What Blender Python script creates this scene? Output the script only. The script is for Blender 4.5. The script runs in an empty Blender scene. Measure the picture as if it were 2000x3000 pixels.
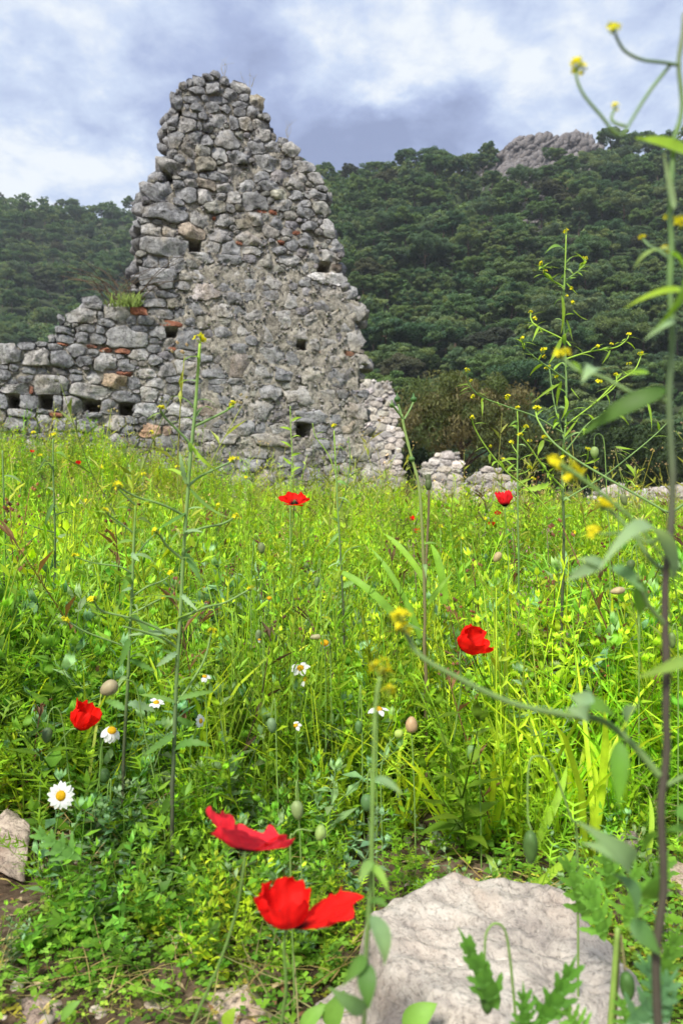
import bpy, math, random
import numpy as np
from mathutils import Vector, Matrix

rng = np.random.default_rng(7)
random.seed(7)
scene = bpy.context.scene
COL = scene.collection
FPX = 2150.0                     # focal length in photograph pixels
CAM = np.array([0.0, 0.0, 0.5])

# ------------------------------------------------------------------ camera
cd = bpy.data.cameras.new('camera')
cam = bpy.data.objects.new('camera', cd)
COL.objects.link(cam)
cam.location = CAM
cam.rotation_euler = (math.radians(90), 0, 0)
cd.sensor_fit = 'VERTICAL'
cd.sensor_height = 36.0
cd.sensor_width = 24.0
cd.lens = 36.0 * FPX / 3000.0
cd.clip_start = 0.02
cd.clip_end = 3000
cd.dof.use_dof = True
cd.dof.focus_distance = 1.6
cd.dof.aperture_fstop = 8.0
scene.camera = cam

# ------------------------------------------------------------------ sky, sun, exposure
SUN_EL, SUN_AZ = 48.0, 208.0     # azimuth clockwise from +Y
EXPOSURE = 1.55
scene.view_settings.view_transform = 'Standard'
scene.view_settings.look = 'None'
scene.view_settings.gamma = 1.0
scene.view_settings.use_curve_mapping = False
scene.view_settings.exposure = EXPOSURE
scene.render.engine = 'CYCLES'
scene.cycles.use_denoising = True
scene.cycles.max_bounces = 8
scene.cycles.diffuse_bounces = 3
scene.cycles.glossy_bounces = 2
scene.cycles.transmission_bounces = 4
scene.cycles.transparent_max_bounces = 6
scene.cycles.volume_bounces = 0
scene.cycles.use_adaptive_sampling = True
scene.cycles.adaptive_threshold = 0.02
scene.cycles.sample_clamp_indirect = 6.0

sl = bpy.data.lights.new('sun', 'SUN')
sl.energy = 2.1
sl.angle = math.radians(12)
sl.color = (1.0, 0.94, 0.83)
sun = bpy.data.objects.new('sun', sl)
COL.objects.link(sun)
az, el = math.radians(SUN_AZ), math.radians(SUN_EL)
sdir = Vector((math.sin(az) * math.cos(el), math.cos(az) * math.cos(el), math.sin(el)))
sun.rotation_euler = sdir.to_track_quat('Z', 'Y').to_euler()
sun.location = sdir * 50


class NT:
    """tiny helper to write node graphs"""
    def __init__(self, tree):
        self.t = tree
        tree.nodes.clear()

    def n(self, typ, **kw):
        nd = self.t.nodes.new(typ)
        ins = kw.pop('ins', {})
        for k, v in kw.items():
            setattr(nd, k, v)
        for k, v in ins.items():
            if hasattr(v, 'is_output'):
                self.t.links.new(v, nd.inputs[k])
            else:
                nd.inputs[k].default_value = v
        return nd

    def math(self, op, a, b=None, c=None, clamp=False):
        ins = {0: a}
        if b is not None:
            ins[1] = b
        if c is not None:
            ins[2] = c
        return self.n('ShaderNodeMath', operation=op, use_clamp=clamp, ins=ins).outputs[0]

    def mix(self, fac, a, b, blend='MIX'):
        m = self.n('ShaderNodeMix', data_type='RGBA', blend_type=blend)
        for i, v in ((0, fac), (6, a), (7, b)):
            if hasattr(v, 'is_output'):
                self.t.links.new(v, m.inputs[i])
            else:
                m.inputs[i].default_value = v if i == 0 else (tuple(v) + (1,))[:4]
        return m.outputs[2]

    def noise(self, vec, scale, detail=4, rough=0.55, dist=0.0):
        ins = {'Scale': scale, 'Detail': detail, 'Roughness': rough, 'Distortion': dist}
        if vec is not None:
            ins['Vector'] = vec
        return self.n('ShaderNodeTexNoise', ins=ins).outputs['Fac']

    def ramp(self, fac, stops, interp='LINEAR'):
        r = self.n('ShaderNodeValToRGB', ins={0: fac})
        r.color_ramp.interpolation = interp
        e = r.color_ramp.elements
        while len(e) < len(stops):
            e.new(0.5)
        for i, (p, c) in enumerate(stops):
            e[i].position = p
            e[i].color = (tuple(c) + (1,))[:4]
        return r.outputs['Color']


world = bpy.data.worlds.new('World')
scene.world = world
world.use_nodes = True
w = NT(world.node_tree)
gen = w.n('ShaderNodeTexCoord').outputs['Generated']
sep = w.n('ShaderNodeSeparateXYZ', ins={0: gen})
skyt = w.n('ShaderNodeTexSky', sky_type='NISHITA', sun_disc=False,
           sun_elevation=el, sun_rotation=az, altitude=50, air_density=1.2, dust_density=2.0)
# cloud deck: noise on a flat layer seen in perspective, plus broad banks
zz = w.math('MAXIMUM', w.math('ADD', sep.outputs['Z'], 0.22), 0.05)
cl = w.n('ShaderNodeCombineXYZ', ins={0: w.math('DIVIDE', sep.outputs['X'], zz), 1: w.math('DIVIDE', sep.outputs['Y'], zz), 2: 0.0}).outputs[0]
n1 = w.noise(cl, 2.1, 9, 0.60, 0.2)
n2 = w.noise(cl, 4.6, 9, 0.60, 0.25)
n3 = w.noise(cl, 0.8, 3, 0.5, 0.2)
n4 = w.noise(cl, 12.0, 9, 0.62, 0.2)


def bank(px, py, sx, sy, rot=0.0):
    """soft bank of cloud about a direction of the sky (gnomonic offsets, degrees-like)"""
    d = Vector(((px - 1000) / FPX, 1.0, (1500 - py) / FPX)).normalized()
    right = Vector((d.y, -d.x, 0)).normalized()
    up = right.cross(d)
    c, s = math.cos(math.radians(rot)), math.sin(math.radians(rot))
    a1 = (right * c + up * s) / (sx / FPX)
    a2 = (up * c - right * s) / (sy / FPX)
    # the point is pushed about by noise so that the bank has ragged edges
    off = w.n('ShaderNodeVectorMath', operation='ADD', ins={0: gen, 1: wob}).outputs[0]
    q1 = w.n('ShaderNodeVectorMath', operation='DOT_PRODUCT', ins={0: off, 1: a1}).outputs['Value']
    q2 = w.n('ShaderNodeVectorMath', operation='DOT_PRODUCT', ins={0: off, 1: a2}).outputs['Value']
    q0 = w.n('ShaderNodeVectorMath', operation='DOT_PRODUCT', ins={0: off, 1: d}).outputs['Value']
    r2 = w.math('ADD', w.math('POWER', w.math('ABSOLUTE', q1), 2.0), w.math('POWER', w.math('ABSOLUTE', q2), 2.0))
    g = w.math('POWER', 2.718, w.math('MULTIPLY', r2, -1.0))
    return w.math('MULTIPLY', g, w.math('GREATER_THAN', q0, 0.0))


wn = w.n('ShaderNodeTexNoise', ins={'Vector': cl, 'Scale': 1.7, 'Detail': 7, 'Roughness': 0.6})
wob = w.n('ShaderNodeVectorMath', operation='SCALE',
          ins={0: w.n('ShaderNodeVectorMath', operation='SUBTRACT', ins={0: wn.outputs['Color'], 1: (0.5, 0.5, 0.5)}).outputs[0], 'Scale': 0.34}).outputs[0]
D = w.math('MULTIPLY_ADD', n1, 0.95, -0.20)
D = w.math('MULTIPLY_ADD', w.math('SUBTRACT', n2, 0.5), 1.15, D)
D = w.math('MULTIPLY_ADD', w.math('SUBTRACT', n3, 0.5), 0.35, D)
D = w.math('MULTIPLY_ADD', w.math('SUBTRACT', n4, 0.5), 0.90, D)
for b, amt in ((bank(760, 260, 430, 230, -12), 0.50), (bank(1120, 430, 420, 120, -14), 0.44),
               (bank(150, 300, 200, 110, 20), 0.24), (bank(1400, 40, 150, 80, 0), 0.20),
               (bank(60, 480, 300, 150, 15), -0.50), (bank(1250, 160, 330, 110, -32), -0.30),
               (bank(150, 80, 420, 120, 0), -0.22), (bank(1080, 250, 130, 45, -5), -0.42),
               (bank(1800, 250, 420, 260, 0), -0.04)):
    D = w.math('MULTIPLY_ADD', b, amt, D)
D = w.math('ADD', D, 0.0, clamp=True)
k = 2 ** -EXPOSURE
ccol = w.ramp(D, [(0.03, (0.98 * k, 1.02 * k, 1.05 * k)), (0.30, (0.67 * k, 0.77 * k, 0.97 * k)),
                  (0.62, (0.44 * k, 0.52 * k, 0.77 * k)), (0.98, (0.30 * k, 0.355 * k, 0.56 * k))])
bg1 = w.n('ShaderNodeBackground', ins={'Color': skyt.outputs[0], 'Strength': 0.08})
bg2 = w.n('ShaderNodeBackground', ins={'Color': ccol, 'Strength': 1.0})
ms = w.n('ShaderNodeMixShader', ins={0: 0.9, 1: bg1.outputs[0], 2: bg2.outputs[0]})
w.n('ShaderNodeOutputWorld', ins={'Surface': ms.outputs[0]})
world.cycles.sampling_method = 'MANUAL'
world.cycles.sample_map_resolution = 512


# ------------------------------------------------------------------ helpers
def P(px, py, Y):
    """a point of the place, from a photograph pixel and its distance"""
    return np.array([(px - 1000) / FPX * Y, Y, 0.5 + (1500 - py) / FPX * Y])


def vnoise(p, seed=0):
    """smooth value noise, -1..1, p (n,3)"""
    p = np.asarray(p, float)
    i = np.floor(p).astype(np.int64)
    f = p - i
    f = f * f * (3 - 2 * f)

    def h(a, b, c):
        n = (a * 374761393 + b * 668265263 + c * 2147483647 + seed * 974711) & 0x7fffffff
        n = ((n ^ (n >> 13)) * 1274126177) & 0x7fffffff
        n = n ^ (n >> 16)
        return (n % 65536) / 32767.5 - 1
    r = 0
    for dx in (0, 1):
        for dy in (0, 1):
            for dz in (0, 1):
                wgt = (f[:, 0] if dx else 1 - f[:, 0]) * (f[:, 1] if dy else 1 - f[:, 1]) * (f[:, 2] if dz else 1 - f[:, 2])
                r = r + wgt * h(i[:, 0] + dx, i[:, 1] + dy, i[:, 2] + dz)
    return r


def fbm(p, oct=4, seed=0, gain=0.5):
    p = np.asarray(p, float)
    r, a = 0, 1.0
    for o in range(oct):
        r = r + a * vnoise(p * (2.03 ** o) + 17.3 * o, seed + o)
        a *= gain
    return r


def sstep(a, b, x):
    t = np.clip((x - a) / (b - a), 0, 1)
    return t * t * (3 - 2 * t)


class Geo:
    def __init__(self):
        self.v, self.f, self.c, self.n = [], [], [], 0

    def add(self, V, F, C=(1, 1, 1)):
        V = np.asarray(V, float)
        C = np.asarray(C, float)
        if C.ndim == 1:
            C = np.tile(C, (len(V), 1))
        self.v.append(V)
        self.f.append(np.asarray(F, np.int64) + self.n)
        self.c.append(C)
        self.n += len(V)
        return self

    def arr(self):
        return np.concatenate(self.v), np.concatenate(self.f), np.concatenate(self.c)


def mesh(name, V, F, C=None, smooth=True):
    me = bpy.data.meshes.new(name)
    V = np.asarray(V, np.float32)
    F = np.asarray(F, np.int32)
    k = F.shape[1]
    me.vertices.add(len(V))
    me.vertices.foreach_set('co', V.ravel())
    me.loops.add(F.size)
    me.loops.foreach_set('vertex_index', F.ravel())
    me.polygons.add(len(F))
    me.polygons.foreach_set('loop_start', np.arange(0, F.size, k, dtype=np.int32))
    if smooth:
        me.polygons.foreach_set('use_smooth', np.ones(len(F), bool))
    if C is not None:
        a = me.attributes.new('Col', 'FLOAT_COLOR', 'POINT')
        cc = np.ones((len(V), 4), np.float32)
        cc[:, :3] = C
        a.data.foreach_set('color', cc.ravel())
    me.update(calc_edges=True)
    return me


def link(name, data, parent=None, loc=None, mat=None):
    o = bpy.data.objects.new(name, data)
    COL.objects.link(o)
    if parent is not None:
        o.parent = parent
    if loc is not None:
        o.location = loc
    if mat is not None and data is not None and len(data.materials) == 0:
        data.materials.append(mat)
    return o


def build(name, geo, mat, parent=None, origin=None, smooth=True):
    """one mesh object; world-space geometry, local to the parent's origin"""
    V, F, C = geo.arr() if isinstance(geo, Geo) else geo
    off = np.zeros(3) if parent is None else np.array(parent.location)
    if origin is None:
        origin = V.mean(0)
    me = mesh(name, V - origin, F, C, smooth)
    return link(name, me, parent, tuple(np.asarray(origin) - off), mat)


def tag(o, label, cat, group=None, kind=None):
    if label:
        o['label'] = label
    if cat:
        o['category'] = cat
    if group:
        o['group'] = group
    if kind:
        o['kind'] = kind
    return o


def thing(name, loc, label, cat, group=None):
    o = link(name, None, None, tuple(loc))
    o.empty_display_size = 0.05
    return tag(o, label, cat, group)


def unit(v):
    v = np.asarray(v, float)
    return v / (np.linalg.norm(v) + 1e-9)


def cr(pts, n):
    """Catmull-Rom through the points, n samples"""
    p = np.asarray(pts, float)
    if len(p) < 3:
        t = np.linspace(0, 1, n)[:, None]
        return p[0] * (1 - t) + p[-1] * t
    p = np.vstack([2 * p[0] - p[1], p, 2 * p[-1] - p[-2]])
    m = len(p) - 3
    out = []
    for s in np.linspace(0, m - 1e-6, n):
        i = int(s)
        t = s - i
        a, b, c, d = p[i:i + 4]
        out.append(0.5 * (2 * b + (c - a) * t + (2 * a - 5 * b + 4 * c - d) * t * t + (3 * b - a - 3 * c + d) * t ** 3))
    return np.array(out)


def tube(path, r, k=5, col=(1, 1, 1)):
    path = np.asarray(path, float)
    n = len(path)
    r = np.broadcast_to(np.asarray(r, float), (n,)) if np.ndim(r) == 0 else np.interp(np.linspace(0, 1, n), np.linspace(0, 1, len(r)), r)
    tg = np.gradient(path, axis=0)
    tg /= np.linalg.norm(tg, axis=1)[:, None] + 1e-9
    ref = np.array([0.31, 0.9, 0.2])
    if abs(np.dot(unit(tg.mean(0)), unit(ref))) > 0.9:
        ref = np.array([1.0, 0, 0.1])
    s = np.cross(tg, ref)
    s /= np.linalg.norm(s, axis=1)[:, None] + 1e-9
    b = np.cross(s, tg)
    a = np.linspace(0, 2 * np.pi, k, endpoint=False)
    V = (path[:, None] + r[:, None, None] * (s[:, None] * np.cos(a)[None, :, None] + b[:, None] * np.sin(a)[None, :, None])).reshape(-1, 3)
    V = np.vstack([V, path[-1] + tg[-1] * r[-1] * 0.5])
    F = []
    for i in range(n - 1):
        for j in range(k):
            j2 = (j + 1) % k
            p, q, u, v = i * k + j, i * k + j2, (i + 1) * k + j2, (i + 1) * k + j
            F += [(p, q, u), (p, u, v)]
    for j in range(k):
        F.append(((n - 1) * k + j, (n - 1) * k + (j + 1) % k, n * k))
    col = np.asarray(col, float)
    if col.ndim == 2:
        c = np.stack([np.interp(np.linspace(0, 1, n), np.linspace(0, 1, len(col)), col[:, i]) for i in range(3)], 1)
        C = np.vstack([np.repeat(c, k, 0), c[-1]])
    else:
        C = np.tile(col, (len(V), 1))
    return V, np.array(F), C


def leaf(base, tip, width, normal=(0, 0, 1), arch=0.15, n=5, prof='ell', fold=0.25, col=(1, 1, 1), tipcol=None, twist=0.0):
    base, tip = np.asarray(base, float), np.asarray(tip, float)
    d = tip - base
    L = np.linalg.norm(d)
    nm = np.asarray(normal, float)
    side = np.cross(d, nm)
    if n <= 1:                       # small far leaf: a kite, flat (0) or creased along its midrib (1)
        sd = unit(side) * width * .5
        nm = unit(np.cross(side, d))
        m_ = base + d * .42 + nm * arch * L
        col = np.asarray(col, float)
        if n == 0:
            return np.array([base, m_ - sd, tip, m_ + sd]), np.array([(0, 1, 2), (0, 2, 3)]), np.tile(col, (4, 1))
        up = nm * fold * width * .5
        return np.array([base, m_ - sd + up, tip, m_ + sd + up, m_]), np.array([(0, 1, 4), (1, 2, 4), (2, 3, 4), (3, 0, 4)]), np.tile(col, (5, 1))
    if np.linalg.norm(side) < 1e-6 * L:
        side = np.cross(d, [0.7, 0.2, 0.1])
    side = unit(side)
    nm = unit(np.cross(side, d))
    t = np.linspace(0, 1, n + 1)
    if prof == 'ell':
        hw = np.sin(np.pi * t ** 0.8) ** 0.8
    elif prof == 'lance':
        hw = np.sin(np.pi * np.clip(t, 0, 1) ** 0.62)
    elif prof == 'blade':
        hw = np.clip((1 - t) * 4, 0, 1) ** 0.7 * (0.7 + 0.3 * (1 - t))
    elif prof == 'spoon':
        hw = np.where(t < 0.45, 0.16 + 0.2 * t, np.sin(np.pi * np.clip((t - 0.35) / 0.65, 0, 1)) ** 0.6)
    elif prof == 'tooth':
        hw = np.sin(np.pi * t ** 0.7) ** 0.7 * (0.62 + 0.38 * (np.arange(n + 1) % 2))
    hw = hw * width / 2
    mid = base + d * t[:, None] + nm * (arch * L * 4 * t * (1 - t))[:, None]
    ang = twist * t
    sd = side * np.cos(ang)[:, None] + nm * np.sin(ang)[:, None]
    up = nm * (fold * hw)[:, None]
    V = np.stack([mid - sd * hw[:, None] + up, mid, mid + sd * hw[:, None] + up], 1).reshape(-1, 3)
    F = []
    for i in range(n):
        a = 3 * i
        F += [(a, a + 1, a + 4), (a, a + 4, a + 3), (a + 1, a + 2, a + 5), (a + 1, a + 5, a + 4)]
    col = np.asarray(col, float)
    tc = col if tipcol is None else np.asarray(tipcol, float)
    C = (col * (1 - t[:, None]) + tc * t[:, None])
    C = np.repeat(C, 3, 0)
    C[1::3] *= 1.12
    return V, np.array(F), C


def blob(c, r, k=10, m=7, col=(1, 1, 1), axis=(0, 0, 1), rough=0.0, seed=0):
    """lat-long ellipsoid, r=(rx,ry,rz) with rz along axis"""
    c = np.asarray(c, float)
    r = np.broadcast_to(np.asarray(r, float), (3,))
    th = np.linspace(0, np.pi, m)
    ph = np.linspace(0, 2 * np.pi, k, endpoint=False)
    x = np.sin(th)[:, None] * np.cos(ph)[None]
    y = np.sin(th)[:, None] * np.sin(ph)[None]
    z = np.repeat(np.cos(th)[:, None], k, 1)
    V = np.stack([x, y, z], -1).reshape(-1, 3)
    if rough:
        V = V * (1 + rough * vnoise(V * 2.3 + seed * 3.1, seed))[:, None]
    V = V * r
    az_ = unit(axis)
    t = np.array([1.0, 0, 0]) if abs(az_[0]) < 0.9 else np.array([0, 1.0, 0])
    ax = unit(np.cross(t, az_))
    ay = np.cross(az_, ax)
    V = V[:, :1] * ax + V[:, 1:2] * ay + V[:, 2:] * az_ + c
    F = []
    for i in range(m - 1):
        for j in range(k):
            j2 = (j + 1) % k
            p, q, u, v = i * k + j, i * k + j2, (i + 1) * k + j2, (i + 1) * k + j
            if i > 0:
                F.append((p, u, q))
            if i < m - 2:
                F.append((p, v, u))
    return V, np.array(F), np.tile(np.asarray(col, float), (len(V), 1))


# ------------------------------------------------------------------ materials
def new_mat(name):
    m = bpy.data.materials.new(name)
    m.use_nodes = True
    return m, NT(m.node_tree)


def mat_leaf(name, trans=0.4, rough=0.45, spec=0.35, vary=0.35, per_tree=False):
    m, t = new_mat(name)
    col = t.n('ShaderNodeVertexColor', layer_name='Col').outputs['Color']
    geo = t.n('ShaderNodeNewGeometry')
    nz = t.noise(geo.outputs['Position'], 38.0, 3, 0.6)
    fac = t.math('MULTIPLY_ADD', nz, vary * 2, 1 - vary)
    c2 = t.n('ShaderNodeVectorMath', operation='SCALE', ins={0: col, 'Scale': fac}).outputs[0]
    if per_tree:
        rnd = t.n('ShaderNodeObjectInfo').outputs['Random']
        tn = t.ramp(rnd, [(0, (.72, .78, .85)), (.35, (.95, 1.0, .95)), (.6, (1.15, 1.12, .9)), (.85, (1.0, .95, 1.05)), (1, (1.45, 1.35, 1.1))])
        c2 = t.mix(1.0, c2, tn, 'MULTIPLY')
    p = t.n('ShaderNodeBsdfPrincipled', ins={'Base Color': c2, 'Roughness': rough, 'Specular IOR Level': spec})
    ct = t.n('ShaderNodeVectorMath', operation='MULTIPLY', ins={0: c2, 1: (1.35, 1.25, 0.7)}).outputs[0]
    tr = t.n('ShaderNodeBsdfTranslucent', ins={'Color': ct})
    mx = t.n('ShaderNodeMixShader', ins={0: trans, 1: p.outputs[0], 2: tr.outputs[0]})
    t.n('ShaderNodeOutputMaterial', ins={'Surface': mx.outputs[0]})
    return m


def mat_stone(name, light, mid, dark, stain, scale=1.0, bump=0.5, tint=True, crack=0.75):
    m, t = new_mat(name)
    tc = t.n('ShaderNodeTexCoord').outputs['Object']
    oi = t.n('ShaderNodeObjectInfo')
    rnd = oi.outputs['Random']
    geo = t.n('ShaderNodeNewGeometry').outputs['Position']
    a = t.noise(geo, 4.0 * scale, 6, 0.62, 0.6)
    b = t.noise(geo, 17.0 * scale, 6, 0.68, 0.3)
    c = t.noise(geo, 60.0 * scale, 4, 0.7)
    base = t.ramp(t.math('ADD', t.math('MULTIPLY', a, 0.5), t.math('MULTIPLY', b, 0.5)),
                  [(0.36, dark), (0.5, mid), (0.64, light)])
    st = t.ramp(t.noise(geo, 2.3 * scale, 5, 0.6, 1.0), [(0.52, (0, 0, 0)), (0.68, (1, 1, 1))])
    base = t.mix(t.math('MULTIPLY', st, 0.6), base, stain)
    pale = t.ramp(t.noise(geo, 9.0 * scale, 5, 0.7, 0.5), [(0.62, (0, 0, 0)), (0.70, (1, 1, 1))])
    base = t.mix(t.math('MULTIPLY', pale, 0.45), base, tuple(min(1, x * 1.5) for x in light))
    pit = t.ramp(c, [(0.34, (0.35, 0.35, 0.35)), (0.48, (1, 1, 1))])
    base = t.mix(0.7, base, pit, 'MULTIPLY')
    cn = t.noise(geo, 6.5 * scale, 5, 0.6, 1.6)
    fis = t.ramp(t.math('ABSOLUTE', t.math('SUBTRACT', cn, 0.5)), [(0.0, (0.30, 0.29, 0.28)), (0.022, (1, 1, 1))])
    base = t.mix(crack, base, fis, 'MULTIPLY')
    if tint:
        ob = t.ramp(rnd, [(0.0, (0.72, 0.73, 0.76)), (0.45, (1.0, 1.0, 1.0)), (0.8, (1.12, 1.08, 1.02)), (1.0, (1.28, 1.26, 1.24))])
        base = t.mix(1.0, base, ob, 'MULTIPLY')
        col = t.n('ShaderNodeVertexColor', layer_name='Col').outputs['Color']
        base = t.mix(1.0, base, col, 'MULTIPLY')
    h = t.math('ADD', t.math('ADD', t.math('MULTIPLY', b, 0.8), t.math('MULTIPLY', c, 0.5)), t.math('MULTIPLY', fis, 0.25))
    bp = t.n('ShaderNodeBump', ins={'Strength': bump, 'Distance': 0.03 / scale, 'Height': h})
    p = t.n('ShaderNodeBsdfPrincipled', ins={'Base Color': base, 'Roughness': 0.88, 'Specular IOR Level': 0.2, 'Normal': bp.outputs[0]})
    t.n('ShaderNodeOutputMaterial', ins={'Surface': p.outputs[0]})
    return m


def mat_plain(name, col=None, rough=0.7, spec=0.3, noise=None, trans=0.0, transcol=None):
    m, t = new_mat(name)
    if col is None:
        base = t.n('ShaderNodeVertexColor', layer_name='Col').outputs['Color']
    else:
        base = t.n('ShaderNodeRGB').outputs[0]
        base.default_value = (*col, 1)
    if noise:
        geo = t.n('ShaderNodeNewGeometry').outputs['Position']
        f = t.math('MULTIPLY_ADD', t.noise(geo, noise[0], 5, 0.65), noise[1] * 2, 1 - noise[1])
        base = t.n('ShaderNodeVectorMath', operation='SCALE', ins={0: base, 'Scale': f}).outputs[0]
    p = t.n('ShaderNodeBsdfPrincipled', ins={'Base Color': base, 'Roughness': rough, 'Specular IOR Level': spec})
    out = p.outputs[0]
    if trans:
        tr = t.n('ShaderNodeBsdfTranslucent', ins={'Color': base})
        out = t.n('ShaderNodeMixShader', ins={0: trans, 1: out, 2: tr.outputs[0]}).outputs[0]
    t.n('ShaderNodeOutputMaterial', ins={'Surface': out})
    return m


M = {}
M['leaf'] = mat_leaf('meadow_leaf', 0.45, 0.5, 0.22, 0.4)
M['pine'] = mat_leaf('pine_foliage', 0.38, 0.6, 0.15, 0.15, True)
M['bark'] = mat_plain('bark', (0.10, 0.075, 0.055), 0.9, 0.1, (3.0, 0.4))
M['stem'] = mat_plain('green_stem', None, 0.5, 0.3, (90.0, 0.25), 0.12)
M['petal'] = mat_plain('flower_petal', None, 0.6, 0.12, (120.0, 0.2), 0.5)
M['limestone'] = mat_stone('grey_limestone', (0.52, 0.52, 0.52), (0.345, 0.345, 0.35), (0.15, 0.15, 0.155), (0.36, 0.315, 0.245), 1.0, 0.9)
M['mortar'] = mat_stone('old_lime_mortar', (0.52, 0.485, 0.41), (0.33, 0.305, 0.26), (0.10, 0.09, 0.077), (0.30, 0.285, 0.265), 2.2, 1.0, False)
M['brick'] = mat_stone('red_brick', (0.42, 0.20, 0.13), (0.30, 0.12, 0.075), (0.14, 0.06, 0.04), (0.30, 0.22, 0.16))
M['far_stone'] = mat_stone('pale_far_limestone', (0.66, 0.635, 0.61), (0.53, 0.51, 0.485), (0.33, 0.32, 0.305), (0.48, 0.43, 0.37), 0.7)
M['crag'] = mat_stone('crag_rock', (0.28, 0.262, 0.262), (0.175, 0.162, 0.165), (0.06, 0.057, 0.06), (0.19, 0.165, 0.15), 0.25, 1.0, False)
M['boulder'] = mat_stone('cream_boulder', (0.55, 0.505, 0.44), (0.425, 0.38, 0.33), (0.25, 0.222, 0.20), (0.41, 0.32, 0.25), 2.8, 0.6, False, 0.10)
M['field_stone'] = mat_stone('cream_field_stone', (0.46, 0.41, 0.36), (0.35, 0.30, 0.265), (0.19, 0.165, 0.155), (0.29, 0.20, 0.165), 6.0, 0.6)


def ground_z(X, Y):
    X, Y = np.asarray(X, float), np.asarray(Y, float)
    base = np.interp(Y, [-5, 0.9, 2, 5, 9, 12, 25, 60, 400], [-0.03, 0.0, 0.06, 0.27, 0.53, 0.45, 0.0, -0.3, 0.0])
    left = sstep(-0.5, -3.0, X) * 0.52 * sstep(2.0, 8.5, Y) * (1 - sstep(14, 40, Y))
    right = sstep(0.3, 1.8, X) * 0.19 * sstep(3, 8, Y) * (1 - sstep(14, 40, Y))
    return base + left - right

# ------------------------------------------------------------------ ground
def axis_steps(fine0, fine1, step, lo, hi, grow=1.22):
    a = list(np.arange(fine0, fine1 + 1e-6, step))
    s = step
    while a[-1] < hi:
        s *= grow
        a.append(a[-1] + s)
    s = step
    while a[0] > lo:
        s *= grow
        a.insert(0, a[0] - s)
    return np.array(a)


gx = axis_steps(-1.0, 1.0, 0.018, -1500, 1500)
gy = axis_steps(0.5, 2.0, 0.018, -300, 1600)
GX, GY = np.meshgrid(gx, gy)
gp = np.stack([GX.ravel(), GY.ravel(), 0 * GX.ravel()], 1)
near = 1 - sstep(3, 8, np.hypot(gp[:, 0], gp[:, 1]))
gz = ground_z(gp[:, 0], gp[:, 1]) + near * (0.012 * fbm(gp * 6, 3, 3) + 0.008 * fbm(gp * 28, 3, 9))
gp[:, 2] = gz
nx, ny = len(gx), len(gy)
ii = (np.arange(ny - 1)[:, None] * nx + np.arange(nx - 1)[None]).ravel()
GF = np.stack([ii, ii + 1, ii + 1 + nx, ii + nx], 1)
m, t = new_mat('soil')
pos = t.n('ShaderNodeNewGeometry').outputs['Position']
a = t.noise(pos, 7.0, 6, 0.65, 0.4)
b = t.noise(pos, 55.0, 5, 0.7)
c = t.ramp(t.math('ADD', t.math('MULTIPLY', a, 0.55), t.math('MULTIPLY', b, 0.45)),
           [(0.32, (0.035, 0.024, 0.016)), (0.5, (0.10, 0.07, 0.047)), (0.68, (0.22, 0.17, 0.12))])
bp = t.n('ShaderNodeBump', ins={'Strength': 0.8, 'Distance': 0.01, 'Height': b})
p = t.n('ShaderNodeBsdfPrincipled', ins={'Base Color': c, 'Roughness': 0.95, 'Specular IOR Level': 0.1, 'Normal': bp.outputs[0]})
t.n('ShaderNodeOutputMaterial', ins={'Surface': p.outputs[0]})
M['soil'] = m
o = link('ground', mesh('ground', gp, GF), mat=m)
tag(o, 'dark brown soil of the meadow', None, kind='structure')

# ------------------------------------------------------------------ hills
M['hill'] = None
m, t = new_mat('hill_soil')
pos = t.n('ShaderNodeNewGeometry').outputs['Position']
a = t.noise(pos, 0.06, 6, 0.65)
c = t.ramp(a, [(0.4, (0.030, 0.045, 0.020)), (0.58, (0.045, 0.060, 0.030)), (0.74, (0.10, 0.10, 0.075))])
p = t.n('ShaderNodeBsdfPrincipled', ins={'Base Color': c, 'Roughness': 0.95, 'Specular IOR Level': 0.05})
t.n('ShaderNodeOutputMaterial', ins={'Surface': p.outputs[0]})
M['hill'] = m


class Hill:
    def __init__(self, y0, y1, prof, seed, top):
        self.y0, self.y1, self.prof, self.seed, self.top = y0, y1, np.array(prof, float), seed, top

    def at(self, u, t):
        """u = X/Y, t = 0 foot .. 1 ridge .. >1 behind"""
        u, t = np.asarray(u, float), np.asarray(t, float)
        Y = self.y0 + (self.y1 - self.y0) * t
        px = 1000 + u * FPX
        ry = np.interp(px, self.prof[:, 0], self.prof[:, 1])
        H = 0.5 + (1500 - ry) / FPX * self.y1 - self.top
        f = np.where(t <= 1, 0.82 * t + 0.18 * t * t, 1 - 0.55 * (t - 1))
        X = u * Y
        n = fbm(np.stack([X / 26, Y / 26, 0 * X], 1), 4, self.seed)
        z = -2 + (H + 2) * f + n * 3.2 * np.clip(t * 3, 0, 1) * (1 - 0.55 * sstep(0.8, 1.0, t))
        return np.stack([X, Y, z], 1)

    def mesh(self, name, label, u0, u1, nu=110, nt=70, tmax=1.7):
        U, T = np.meshgrid(np.linspace(u0, u1, nu), np.linspace(0, tmax, nt))
        V = self.at(U.ravel(), T.ravel())
        ii = (np.arange(nt - 1)[:, None] * nu + np.arange(nu - 1)[None]).ravel()
        F = np.stack([ii, ii + 1, ii + 1 + nu, ii + nu], 1)
        o = link(name, mesh(name, V, F), mat=M['hill'])
        tag(o, label, None, kind='structure')


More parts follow.
